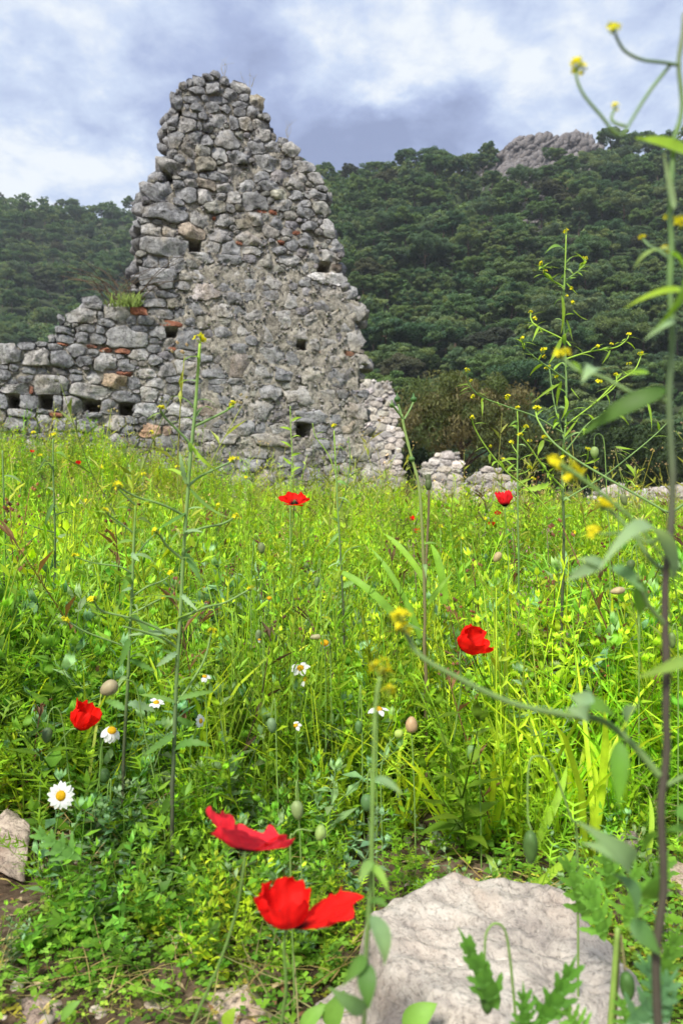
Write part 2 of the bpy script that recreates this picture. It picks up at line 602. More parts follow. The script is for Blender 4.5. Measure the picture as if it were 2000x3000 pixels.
HR = Hill(66, 225, [(-1200, 1460), (150, 1250), (380, 930), (600, 650), (800, 520), (930, 490), (1130, 492), (1250, 482), (1370, 480),
                    (1440, 455), (1510, 430), (1560, 415), (1720, 412), (1790, 432), (1900, 420), (2000, 400), (2300, 380), (3200, 300)], 5, 4.0)
HL = Hill(120, 330, [(-1200, 420), (-300, 520), (0, 560), (100, 592), (270, 608), (400, 600), (600, 640), (900, 760), (1300, 900), (2200, 1200)], 11, 4.0)
HR.mesh('hillside', 'steep wooded hillside behind the ruins on the right', -0.75, 0.95, 130)
HL.mesh('far_hillside', 'farther wooded hillside on the left', -0.95, 0.5, 110)


# ------------------------------------------------------------------ trees
def crown_geo(seed, n_clump, per, rx, rz, leaf_s, cols, zc, flat=0.5, droop=0.0):
    r = np.random.default_rng(seed)
    g = Geo()
    cs = []
    for i in range(n_clump):
        for _ in range(30):
            d = r.normal(size=3)
            d /= np.linalg.norm(d)
            if d[2] < -0.45:
                d[2] *= -0.5
            rad = r.uniform(0.45, 1.0) ** 0.6
            lob = (1 + 0.3 * math.sin(3 * math.atan2(d[1], d[0]) + seed)) * r.uniform(.85, 1.2)
            p = np.array([d[0] * rx * rad * lob, d[1] * rx * rad * lob, zc + d[2] * rz * rad])
            if all(np.linalg.norm((p - q) / [rx, rx, rz]) > 0.30 for q in cs):
                break
        cs.append(p)
        cr_ = rx * r.uniform(0.16, 0.34)
        n = per
        q = r.normal(size=(n, 3))
        q /= np.linalg.norm(q, axis=1)[:, None]
        q *= (r.uniform(0.25, 1, n) ** 0.5)[:, None] * cr_
        q[:, 2] *= flat
        cen = p + q
        nrm = q / (cr_ + 1e-6) * [0.8, 0.8, 1.2] + r.normal(size=(n, 3)) * 0.75 + [0, 0, 0.35]
        nrm /= np.linalg.norm(nrm, axis=1)[:, None]
        t1 = np.cross(nrm, r.normal(size=(n, 3)))
        t1 /= np.linalg.norm(t1, axis=1)[:, None]
        t2 = np.cross(nrm, t1)
        s = leaf_s * r.uniform(0.6, 1.35, n)[:, None]
        k1 = r.uniform(0.5, 0.9, n)[:, None]
        V = np.stack([cen - t1 * s, cen + t2 * s * 0.55 * k1, cen + t1 * s * 1.1 - [0, 0, droop], cen - t2 * s * 0.55], 1).reshape(-1, 3)
        b4 = np.arange(n)[:, None] * 4
        F = np.concatenate([b4 + [0, 1, 2], b4 + [0, 2, 3]])
        cb = np.array(cols[r.integers(len(cols))])
        C = np.repeat(cb * r.uniform(0.75, 1.3, n)[:, None], 4, 0)
        g.add(V, F, C)
    return g


def trunk_geo(seed, h, r0, lean=0.4, limbs=5, crown_z=None, rx=2.0):
    r = np.random.default_rng(seed)
    g = Geo()
    top = np.array([r.normal() * lean, r.normal() * lean, h])
    path = cr([[0, 0, -0.6], [top[0] * 0.2 + r.normal() * .1, top[1] * 0.2, h * 0.4], top], 8)
    g.add(*tube(path, [r0, r0 * 0.7, r0 * 0.25], 6))
    for i in range(limbs):
        a = r.uniform(0, 6.28)
        s = path[r.integers(3, 7)]
        e = s + np.array([math.cos(a) * rx * 0.7, math.sin(a) * rx * 0.7, r.uniform(0.2, 0.9) * h * 0.3])
        g.add(*tube(cr([s, (s + e) / 2 + [0, 0, 0.1], e], 5), [r0 * 0.4, r0 * 0.1], 4))
    return g


PINE_COLS = [(0.086, 0.158, 0.066), (0.118, 0.188, 0.074), (0.072, 0.138, 0.068), (0.150, 0.208, 0.092), (0.100, 0.162, 0.088)]
crowns, trunks, lowcrowns = [], [], []
for s in range(9):
    rx = (3.1, 3.6, 2.7, 3.9, 3.2, 2.9, 3.4, 2.6, 3.7)[s]
    rz = (2.1, 1.9, 2.6, 2.2, 2.0, 2.4, 2.2, 2.8, 1.8)[s]
    zc = (5.2, 4.6, 5.6, 5.4, 4.8, 4.6, 5.8, 5.4, 4.4)[s]
    cols = PINE_COLS if s != 5 else [(0.085, 0.095, 0.062), (0.10, 0.10, 0.07), (0.07, 0.085, 0.055)]
    sub = [cols[s % len(cols)], cols[(s + 1) % len(cols)], cols[(s + 1) % len(cols)]]
    crowns.append(mesh('crown', *crown_geo(100 + s, 46, 260, rx, rz, 0.17, sub, zc, 0.5).arr(), smooth=False))
    crowns[-1].materials.append(M['pine'])
    trunks.append(mesh('trunk', *trunk_geo(200 + s, zc + rz * 0.4, 0.2, rx=rx).arr()))
    trunks[-1].materials.append(M['bark'])
    lowcrowns.append(crown_geo(300 + s, 27, 18, rx, rz, 0.5, sub, zc, 0.5).arr())

# outline of the standing ruin in the photograph (x, y)
OUT = [(-600, 1045), (0, 1006), (60, 1000), (150, 992), (165, 960), (185, 920), (240, 905), (245, 880), (270, 868), (298, 880), (310, 896), (380, 896),
       (418, 903), (410, 860), (405, 800), (410, 720), (412, 650), (420, 580), (419, 527), (497, 520), (493, 502), (462, 482), (477, 466), (508, 466),
       (498, 441), (498, 415), (508, 385), (488, 359), (493, 339), (518, 323), (503, 298), (508, 278), (518, 260), (526, 242), (554, 227),
       (595, 216), (633, 207), (651, 219), (676, 237), (717, 237), (738, 260), (742, 277), (773, 283), (779, 323), (796, 344), (794, 369), (809, 395),
       (845, 405), (878, 436), (882, 461), (921, 476), (947, 517), (960, 553), (957, 584), (946, 604), (960, 635), (980, 655), (982, 686), (1003, 716), (1003, 798),
       (1007, 841), (1051, 866), (1077, 902), (1064, 938), (1053, 953), (1064, 984), (1064, 1024), (1082, 1050), (1063, 1068), (1063, 1126), (1082, 1157),
       (1078, 1200), (1086, 1310), (1098, 1390), (1100, 1560), (-600, 1560)]
OUT = np.array(OUT, float)


def inside(px, py, poly):
    px, py = np.asarray(px, float), np.asarray(py, float)
    r = np.zeros(px.shape, bool)
    j = len(poly) - 1
    for i in range(len(poly)):
        xi, yi = poly[i]
        xj, yj = poly[j]
        if yi != yj:
            c = ((yi > py) != (yj > py)) & (px < (xj - xi) * (py - yi) / (yj - yi) + xi)
            r ^= c
        j = i
    return r


def project(p):
    p = np.atleast_2d(p)
    return 1000 + p[:, 0] / p[:, 1] * FPX, 1500 - (p[:, 2] - 0.5) / p[:, 1] * FPX


def hill_spots(h, u0, u1, n, space, seed, holes):
    r = np.random.default_rng(seed)
    u = r.uniform(u0, u1, n)
    Yr = np.sqrt(r.uniform(h.y0 ** 2, (h.y1 * 1.02) ** 2, n))
    t = (Yr - h.y0) / (h.y1 - h.y0)
    p = h.at(u, t)
    keep, cell = [], {}
    for i in range(n):
        qx, qy = 1000 + u[i] * FPX, 1500 - (p[i, 2] - 0.5) / p[i, 1] * FPX
        if any(abs(qx - a) < ww and abs(qy - b) < hh and r.random() < pr for a, b, ww, hh, pr in holes):
            continue
        k = (int(p[i, 0] // space), int(p[i, 1] // space))
        if any(np.hypot(*(p[i, :2] - p[j, :2])) < space for a in (-1, 0, 1) for b in (-1, 0, 1) for j in cell.get((k[0] + a, k[1] + b), ())):
            continue
        cell.setdefault(k, []).append(i)
        keep.append(i)
    return p[keep]


ROCKY = [(1605, 455, 150, 95, 0.985), (1450, 515, 75, 60, 0.85), (1565, 580, 38, 80, 0.8), (1010, 520, 40, 25, 0.6), (1930, 590, 30, 40, 0.6)]
sp_r = hill_spots(HR, -0.4, 0.62, 9000, 4.3, 1, ROCKY)
sp_l = hill_spots(HL, -0.62, 0.05, 9000, 4.7, 2, [])
allsp = np.vstack([sp_r, sp_l])
is_r = np.arange(len(allsp)) < len(sp_r)
sc_t = rng.uniform(0.6, 1.12, len(allsp))
var = rng.choice(9, len(allsp), p=[.14, .14, .12, .12, .12, .06, .12, .09, .09])
top_px, top_py = project(allsp + np.stack([0 * sc_t, 0 * sc_t, 5.5 * sc_t], 1))
vis = (top_px > -20) & (top_px < 2020) & (top_py < 1400) & ~inside(top_px, top_py, OUT)
# drop those that a nearer crown hides: coarse depth test on crown discs
order = np.argsort(allsp[:, 1])
zb = np.zeros((300, 200), bool)
yy, xx = np.mgrid[0:300, 0:200] * 10.0
shown = np.zeros(len(allsp))
for i in order:
    if not vis[i]:
        continue
    rr = 3.1 * sc_t[i] * FPX / allsp[i, 1]
    m_ = ((xx - top_px[i]) / rr) ** 2 + ((yy - top_py[i]) / (rr * 0.75)) ** 2 < 1
    shown[i] = (m_ & ~zb).sum()
    zb |= m_
cand = [i for i in np.argsort(-shown) if shown[i] > 2][:298]
single = set(int(i) for i in cand)
n_thing = 0
for i in cand:
    q = allsp[i]
    right = bool(is_r[i])
    hgt = (top_py[i] - 400) / 900
    if right:
        where = 'near the ridge' if top_py[i] < 560 else ('halfway up' if top_py[i] < 900 else 'low down')
        col_ = ('close to the tower' if top_px[i] < 1150 else 'left of the crag' if top_px[i] < 1400 else
                'in line below the crag' if top_px[i] < 1750 else 'towards the right edge')
        kind_ = 'greyish olive pine' if var[i] == 5 else ('small dark green pine' if sc_t[i] < .88 else 'broad dark green pine' if sc_t[i] > 1.05 else 'dark green pine')
        lab = f'{kind_} {where} on the hillside, {col_}'
        grp = f'pines {where} on the hillside, {col_}'
    else:
        where = 'along the skyline' if top_py[i] < 660 else ('on the upper half' if top_py[i] < 790 else 'low down')
        kind_ = 'smaller' if sc_t[i] < .88 else 'broader' if sc_t[i] > 1.05 else 'middling'
        lab = f'{kind_} bluish green pine {where} of the far hill left of the tower' if where[0] == 'o' else f'{kind_} bluish green pine {where} on the far hill left of the tower'
        grp = f'far pines {where}, left of the tower'
    root = thing('pine_tree', q + [0, 0, -0.3], lab, 'tree', grp)
    root.rotation_euler = (0, 0, rng.uniform(0, 6.28))
    s = sc_t[i]
    root.scale = (s * rng.uniform(0.9, 1.15), s * rng.uniform(0.9, 1.15), s * rng.uniform(0.85, 1.15))
    link('crown', crowns[var[i]], root)
    link('trunk', trunks[var[i]], root)
    n_thing += 1


def bake(templates, idx, pos, scale, rot, tint=None, tilt=None):
    """copies of small plants in one mesh"""
    Vs, Fs, Cs, n0 = [], [], [], 0
    for j, (V, F, C) in enumerate(templates):
        w_ = np.where(idx == j)[0]
        if len(w_) == 0:
            continue
        c, s = np.cos(rot[w_]), np.sin(rot[w_])
        S = scale[w_]
        if S.ndim == 1:
            S = np.stack([S, S, S], 1)
        W = V[None] * S[:, None]
        if tilt is not None:
            W = W.copy()
            W[..., 0] += tilt[w_, 0][:, None] * W[..., 2]
            W[..., 1] += tilt[w_, 1][:, None] * W[..., 2]
        X = W[..., 0] * c[:, None] - W[..., 1] * s[:, None]
        Y = W[..., 0] * s[:, None] + W[..., 1] * c[:, None]
        W = np.stack([X, Y, W[..., 2]], -1) + pos[w_][:, None]
        Vs.append(W.reshape(-1, 3))
        Fs.append((F[None] + (np.arange(len(w_)) * len(V))[:, None, None] + n0).reshape(-1, 3))
        cc = np.broadcast_to(C[None], W.shape)
        if tint is not None:
            cc = cc * tint[w_][:, None]
        Cs.append(cc.reshape(-1, 3))
        n0 += len(w_) * len(V)
    return np.concatenate(Vs), np.concatenate(Fs), np.concatenate(Cs)


hidden = inside(top_px, top_py, np.array([(440, 560), (600, 320), (760, 420), (960, 680), (1030, 900), (1040, 1500), (-100, 1500), (-100, 1060), (430, 950)], float))
rest = np.array([i for i in range(len(allsp)) if i not in single and -260 < top_px[i] < 2260 and top_py[i] < 1420 and not hidden[i] and (shown[i] > 0 or not vis[i] or rng.random() < .25)])
V, F, C = bake(lowcrowns, var[rest], allsp[rest] - [0, 0, 0.3], sc_t[rest], rng.uniform(0, 6.28, len(rest)))
me = mesh('distant_wood', V, F, C, smooth=False)
o = link('distant_wood', me, mat=M['pine'])
tag(o, 'pine wood covering the rest of the hillsides', 'wood', kind='stuff')


# undergrowth: low scrub filling the ground between the trees
def scrub(seed):
    return crown_geo(seed, 7, 9, 1.5, 0.9, 0.6, PINE_COLS[:3], 0.6).arr()


sg = []
for h, n, u0, u1 in ((HR, 1500, -0.08, 0.55), (HL, 600, -0.55, -.24)):
    u = rng.uniform(u0, u1, n)
    Yr = np.sqrt(rng.uniform(h.y0 ** 2, (h.y1) ** 2, n))
    p_ = h.at(u, (Yr - h.y0) / (h.y1 - h.y0))
    qx, qy = project(p_)
    ok_ = np.ones(n, bool)
    for a, b, ww, hh, pr in ROCKY:
        ok_ &= ~((abs(qx - a) < ww) & (abs(qy - b) < hh) & (rng.random(n) < pr))
    sg.append(p_[ok_])
sg = np.vstack(sg)
V, F, C = bake([scrub(900 + i) for i in range(4)], rng.integers(0, 4, len(sg)), sg, rng.uniform(0.6, 1.5, len(sg)), rng.uniform(0, 6.28, len(sg)))
o = link('hill_scrub', mesh('hill_scrub', V, F, C, smooth=False), mat=M['pine'])
tag(o, 'low dark scrub between the pines on the hills', 'scrub', kind='stuff')

# the brownish feathery tree behind the ruins and its neighbours, with tree shade put into their greens
def single_tree(name, label, px, py_c, Y, rx, rz, cols, seed, n=90, per=110, ls=0.17, droop=0.12, group=None, flat=0.9):
    c = P(px, py_c, Y)
    gz_ = float(ground_z(c[0], Y))
    root = thing(name, (c[0], Y, gz_), label, 'tree', group)
    zc = c[2] - gz_
    V, F, C = crown_geo(seed, n, per, rx, rz, ls, cols, zc, flat, droop).arr()
    me = mesh('crown', V, F, C, smooth=False)
    link('crown', me, root, mat=M['pine'])
    me = mesh('trunk', *trunk_geo(seed + 1, zc + rz * 0.3, 0.22, 0.2, 8, rx=rx).arr())
    link('trunk', me, root, mat=M['bark'])


single_tree('feathery_tree', 'brownish olive feathery tree behind the low ruined walls', 1345, 1245, 38, 2.75, 2.6,
            [(0.155, 0.16, 0.068), (0.12, 0.148, 0.056), (0.10, 0.138, 0.052), (0.18, 0.16, 0.08)], 41, 130, 260, .075, .10)
single_tree('shade_tinted_bush', 'bush coloured dark for the tree shade between the pale wall and the feathery tree', 1195, 1380, 34, 0.9, 1.3,
            [(0.03, 0.045, 0.018), (0.02, 0.032, 0.014)], 42, 26, 80)  # near-black greens stand in for the shade beneath the feathery tree
single_tree('shade_tinted_bush', 'green bush darkened as tree shade right of the feathery tree, behind the tall mustard', 1560, 1370, 44, 2.6, 2.2,
            [(0.05, 0.07, 0.026), (0.035, 0.055, 0.022)], 43, 50, 90)  # shadow of the lower hillside trees is put into these greens
single_tree('shade_tinted_bush', 'green bush darkened as tree shade above the pale stones at the right edge', 1850, 1370, 46, 3.2, 2.3,
            [(0.045, 0.07, 0.028), (0.035, 0.055, 0.022)], 44, 60, 90)  # understory shade painted into the foliage colour here too


# ------------------------------------------------------------------ crag on the ridge
def crag_block(seed, size):
    r = np.random.default_rng(seed)
    V, F, C = blob((0, 0, 0), (1, 1, 1), 7, 6, (1, 1, 1))
    n = r.normal(size=(7, 3))
    n /= np.linalg.norm(n, axis=1)[:, None]
    d = r.uniform(0.45, 0.85, 7)
    for a_, b_ in zip(n, d):
        s = V @ a_ - b_
        V = V - np.where(s > 0, s, 0)[:, None] * a_
    return V * np.array(size), F, C


cg = Geo()
r = np.random.default_rng(5)
for i in range(1150):
    if i < 850:
        px = r.uniform(1460, 1748)
        hi = np.interp(px, [1440, 1500, 1530, 1600, 1690, 1745], [470, 415, 402, 396, 396, 422])
        py = r.uniform(hi + 4, hi + 70 + r.uniform(0, 30))
    elif i < 970:
        px, py = r.normal(1440, 45), r.normal(495, 24)
    elif i < 1120:
        px, py = r.normal(1565, 25), r.normal(580, 45)
    else:
        px, py = r.normal(1010, 30), r.normal(530, 12)
    # nearest point of the slope along this direction
    ts = np.linspace(0.35, 1.0, 60)
    pp = HR.at(np.full(60, (px - 1000) / FPX), ts)
    _, pys = project(pp)
    k_ = int(np.argmin(abs(pys - py)))
    c = pp[k_]
    if i < 850:
        c = P(px, py, min(pp[k_][1], 223) + r.uniform(-3, 3))
    s = r.uniform(0.5, 1.6) * (1 if i < 850 else 0.6)
    V, F, C = crag_block(i, (s * r.uniform(.6, 1.4), s, s * r.uniform(.9, 2.2)))
    a_ = r.normal(0.7, 0.25)
    R_ = np.array(Matrix.Rotation(a_, 3, 'Y') @ Matrix.Rotation(r.uniform(0, 6.28), 3, 'Z'))
    cg.add(V @ R_.T + c, F, C)
V, F, C = cg.arr()
o = link('rocky_crag', mesh('rocky_crag', V, F, C, smooth=False), mat=M['crag'])
tag(o, 'bare grey rocky crag breaking through the trees on the ridge', 'crag', kind='structure')

# ------------------------------------------------------------------ ruined walls
class WallPlane:
    def __init__(self, px0, Y0, alpha):
        self.a = math.radians(alpha)
        self.p0 = np.array([(px0 - 1000) / FPX * Y0, Y0])
        self.d = np.array([math.cos(self.a), math.sin(self.a)])       # along the wall
        self.n = np.array([math.sin(self.a), -math.cos(self.a)])      # towards the viewer

    def sz(self, px, py):
        px, py = np.asarray(px, float), np.asarray(py, float)
        dx, dz = (px - 1000) / FPX, (1500 - py) / FPX
        t_ = (self.p0 @ self.n) / (dx * self.n[0] + self.n[1])
        X, Y, Z = dx * t_, t_, 0.5 + dz * t_
        s = (X - self.p0[0]) * self.d[0] + (Y - self.p0[1]) * self.d[1]
        return s, Z, t_

    def xyz(self, s, z, out=0.0):
        s, z = np.asarray(s, float), np.asarray(z, float)
        q = self.p0 + s[..., None] * self.d + np.asarray(out)[..., None] * self.n
        return np.concatenate([q, z[..., None]], -1)


def poly_dist(p, poly):
    """distance of points to a closed polyline"""
    best = np.full(len(p), 1e9)
    for i in range(len(poly)):
        a, b = poly[i], poly[(i + 1) % len(poly)]
        ab = b - a
        t_ = np.clip(((p - a) @ ab) / (ab @ ab + 1e-12), 0, 1)
        best = np.minimum(best, np.linalg.norm(p - a - t_[:, None] * ab, axis=1))
    return best


def stone_cells(S, poly, K=22, pw=3.0, gap=0.006, grow=1.7):
    """S rows: s, z, half width, half height, angle.  Star-shaped outline of each stone, kept off its neighbours"""
    N = len(S)
    ang = np.linspace(0, 2 * np.pi, K, endpoint=False)
    outs = []
    for i in range(N):
        s, z, a, b, th = S[i]
        near = np.where((abs(S[:, 0] - s) < 2.3 * (a + S[:, 2])) & (abs(S[:, 1] - z) < 2.3 * (b + S[:, 3])))[0]
        near = near[near != i]
        dx = np.cos(ang) * a
        dy = np.sin(ang) * b
        # superellipse radius along each direction
        rad0 = 1 / ((abs(np.cos(ang)) ** pw + abs(np.sin(ang)) ** pw) ** (1 / pw))
        # broken off along a few straight lines
        rp = np.random.default_rng(i * 7 + 1)
        na = np.sort(rp.uniform(0, 2 * np.pi / 5, 5) + np.arange(5) * 2 * np.pi / 5)
        nd = rp.uniform(0.78, 1.05, 5)
        cosd = np.cos(ang[:, None] - na[None])
        cut = np.where(cosd > 0.05, nd[None] / np.maximum(cosd, 0.05), 9.0).min(1)
        rad0 = np.minimum(rad0 * 1.25, cut)
        fr = np.linspace(0.25, grow, 20)
        k = fr[:, None] * rad0[None]
        lx = k * dx
        ly = k * dy
        X = s + lx * math.cos(th) - ly * math.sin(th)
        Z = z + lx * math.sin(th) + ly * math.cos(th)
        own = (abs(lx / a) ** pw + abs(ly / b) ** pw) ** (1 / pw)
        ok = (fr[:, None] <= 1.16) | inside(X.ravel(), Z.ravel(), poly).reshape(X.shape)
        if len(near):
            q = S[near]
            ex = X[..., None] - q[:, 0]
            ez = Z[..., None] - q[:, 1]
            c_, s_ = np.cos(q[:, 4]), np.sin(q[:, 4])
            rx_ = (ex * c_ + ez * s_) / q[:, 2]
            rz_ = (-ex * s_ + ez * c_) / q[:, 3]
            dd = (abs(rx_) ** pw + abs(rz_) ** pw) ** (1 / pw)
            ok &= own < dd.min(-1)
        bad = ~ok
        first = np.where(bad.any(0), bad.argmax(0), len(fr))
        kk = fr[np.clip(first - 1, 0, len(fr) - 1)]
        lx = kk * rad0 * dx
        ly = kk * rad0 * dy
        ln = np.hypot(lx, ly)
        sh = np.clip((ln - gap) / (ln + 1e-9), 0.5, 1)
        lx, ly = lx * sh, ly * sh
        X = lx * math.cos(th) - ly * math.sin(th)
        Z = lx * math.sin(th) + ly * math.cos(th)
        outs.append(np.stack([X, Z], 1))
    return outs


RINGS = np.array([1.0, 1.0, 0.975, 0.87, 0.66, 0.40, 0.16])


def stone_mesh(outl, bulge, back, seed, rough=0.12):
    """outline (K,2) -> V in (s, z, out); faceted, broken front"""
    r = np.random.default_rng(seed)
    K = len(outl)
    size = np.hypot(*outl.T).mean()
    # a few tilted break planes
    npl = 5
    pn = r.normal(size=(npl, 2)) * 1.0
    pc = r.uniform(0.55, 1.1, npl)
    pn[0] *= 0.6
    pc[0] = 0.75
    V = []
    for q, rg in enumerate(RINGS):
        p = outl * rg
        if q == 0:
            h = np.full(K, -back)
            p = outl * 0.9
        else:
            e = np.clip((1 - rg) / 0.3, 0, 1)
            nx_ = p / (size + 1e-9)
            h = np.min(pc[None] - nx_ @ pn.T * 0.75, axis=1) * bulge
            h = h * (0.55 + 0.45 * e ** 0.3)
            h = h + rough * bulge * vnoise(np.stack([nx_[:, 0] * 2.3, nx_[:, 1] * 2.3, np.full(K, seed * 1.7)], 1), seed) * (0.4 + e)
            p = p * (1 + 0.07 * vnoise(np.stack([nx_[:, 0] * 3, nx_[:, 1] * 3, np.full(K, seed * 0.7 + q)], 1), seed + 5))[:, None]
        V.append(np.column_stack([p, h]))
    V = np.concatenate(V)
    c = np.array([[0, 0, min(pc) * bulge]])
    V = np.concatenate([V, c])
    F = []
    R = len(RINGS)
    for q in range(R - 1):
        for j in range(K):
            j2 = (j + 1) % K
            a, b, d, e = q * K + j, q * K + j2, (q + 1) * K + j2, (q + 1) * K + j
            F += [(a, b, d), (a, d, e)] if (q + j) % 2 else [(a, b, e), (b, d, e)]
    for j in range(K):
        F.append(((R - 1) * K + j, (R - 1) * K + (j + 1) % K, R * K))
    return V, np.array(F)


def fill_seeds(S, poly, sizes, tries, r, holes=(), asp=(1.1, 2.0), pack=0.88, margin=0.25):
    """drop stones into the gaps, large ones first"""
    lo, hi = poly.min(0), poly.max(0)
    S = list(S)
    for hw in sizes:
        c = r.uniform(lo, hi, (tries, 2))
        c = c[inside(c[:, 0], c[:, 1], poly)]
        dist = poly_dist(c, poly)
        for p, dd in zip(c, dist):
            asx = r.uniform(*asp)
            a, b = hw * math.sqrt(asx), hw / math.sqrt(asx)
            if dd < b * margin:
                continue
            q = np.array(S) if len(S) else np.zeros((0, 5))
            if len(q):
                m_ = (abs(q[:, 0] - p[0]) < q[:, 2] + a) & (abs(q[:, 1] - p[1]) < q[:, 3] + b)
                q = q[m_]
                if len(q):
                    e = (abs((p[0] - q[:, 0]) / (q[:, 2] + a)) ** 2.4 + abs((p[1] - q[:, 1]) / (q[:, 3] + b)) ** 2.4) ** (1 / 2.4)
                    if e.min() < pack:
                        continue
            if any(abs(p[0] - h[0]) < h[2] + a * 0.6 and abs(p[1] - h[1]) < h[3] + b * 0.6 for h in holes):
                continue
            S.append([p[0], p[1], a, b, r.normal() * 0.10])
    return np.array(S)


def wall_body(name, wp, poly, thick, step, holes, mat, parent, seed, inset=0.05, recess=0.05, amp=0.022, flush=None):
    """rough core of rubble and mortar behind the facing stones, with the open holes"""
    lo, hi = poly.min(0) - step, poly.max(0) + step
    sx, sz_ = np.arange(lo[0], hi[0], step), np.arange(lo[1], hi[1], step)
    A, B = np.meshgrid(sx, sz_)
    pts = np.stack([A.ravel(), B.ravel()], 1)
    nx_, nz_ = len(sx), len(sz_)
    ok = inside(pts[:, 0], pts[:, 1], poly) & (poly_dist(pts, poly) > inset)
    ok = ok.reshape(nz_, nx_)
    cells = ok[:-1, :-1] & ok[1:, :-1] & ok[:-1, 1:] & ok[1:, 1:]
    q = np.column_stack([pts * 9, np.zeros(len(pts))])
    dep = -recess + amp * fbm(q, 4, seed, 0.6) + amp * 0.8 * np.abs(vnoise(q * 2.4, seed + 3))
    if flush is not None:
        dep = dep + flush(pts[:, 0], pts[:, 1])
    for hs, hz, hw, hh in holes:
        e = np.maximum(abs(pts[:, 0] - hs) / hw, abs(pts[:, 1] - hz) / hh)
        dep = np.where(e < 1.0, -min(0.5, thick * 0.8), dep)
    jit = rng.uniform(-0.3, 0.3, pts.shape) * step
    pj = pts + jit
    Vf = wp.xyz(pj[:, 0], pj[:, 1], dep)
    Vb = wp.xyz(pj[:, 0], pj[:, 1], np.full(len(pts), -thick) + amp * fbm(q + 40, 3, seed))
    n = len(pts)
    idx = np.arange(n).reshape(nz_, nx_)
    c = np.argwhere(cells)
    a, b, d, e = idx[c[:, 0], c[:, 1]], idx[c[:, 0], c[:, 1] + 1], idx[c[:, 0] + 1, c[:, 1] + 1], idx[c[:, 0] + 1, c[:, 1]]
    F = [np.stack([a, b, d], 1), np.stack([a, d, e], 1), np.stack([a + n, d + n, b + n], 1), np.stack([a + n, e + n, d + n], 1)]
    pad = np.pad(cells, 1)
    for (dz_, dx_), (o1, o2) in {(0, -1): ((0, 0), (1, 0)), (0, 1): ((1, 1), (0, 1)), (-1, 0): ((0, 1), (0, 0)), (1, 0): ((1, 0), (1, 1))}.items():
        nb = pad[1 + dz_:1 + dz_ + cells.shape[0], 1 + dx_:1 + dx_ + cells.shape[1]]
        c2 = np.argwhere(cells & ~nb)
        if len(c2) == 0:
            continue
        p1 = idx[c2[:, 0] + o1[0], c2[:, 1] + o1[1]]
        p2 = idx[c2[:, 0] + o2[0], c2[:, 1] + o2[1]]
        F += [np.stack([p1, p2, p2 + n], 1), np.stack([p1, p2 + n, p1 + n], 1)]
    F = np.concatenate(F)
    V = np.concatenate([Vf, Vb])
    used = np.unique(F)
    remap = np.zeros(len(V), int)
    remap[used] = np.arange(len(used))
    return build(name, (V[used], remap[F], np.ones((len(used), 3))), mat, parent)


def edge_stones(wp, poly, thick, parent, mat, r, hw, skip_below, geo):
    """stones of the broken ends and top, in depth behind the face"""
    L = np.linalg.norm(np.roll(poly, -1, 0) - poly, axis=1)
    cum = np.concatenate([[0], np.cumsum(L)])
    s = 0.0
    while s < cum[-1]:
        i = min(np.searchsorted(cum, s, 'right') - 1, len(poly) - 1)
        f = (s - cum[i]) / (L[i] + 1e-9)
        p = poly[i] * (1 - f) + poly[(i + 1) % len(poly)] * f
        if p[1] > skip_below:
            dep = r.uniform(0.05, 0.2)
            while dep < thick - 0.05:
                a = hw * r.uniform(0.6, 1.3)
                V, F, C = blob((0, 0, 0), (a, a * r.uniform(.7, 1.1), a * r.uniform(.5, .8)), 8, 6, np.ones(3) * r.uniform(0.8, 1.15), rough=0.25, seed=int(r.integers(999)))
                for _ in range(7):
                    n_ = unit(r.normal(size=3))
                    e = V @ n_ - a * r.uniform(0.3, 0.6)
                    V = V - np.where(e > 0, e, 0)[:, None] * n_
                c = wp.xyz(np.array(p[0] + r.normal() * 0.02), np.array(p[1] - a * 0.35), np.array(-dep - a * 0.5))
                geo.add(V + c, F, C)
                dep += a * 1.6
        s += hw * r.uniform(1.2, 1.9)


WP = WallPlane(420, 9.0, 17.0)
osx, osz, _ = WP.sz(OUT[:, 0], OUT[:, 1])
WPOLY = np.stack([osx, osz], 1)

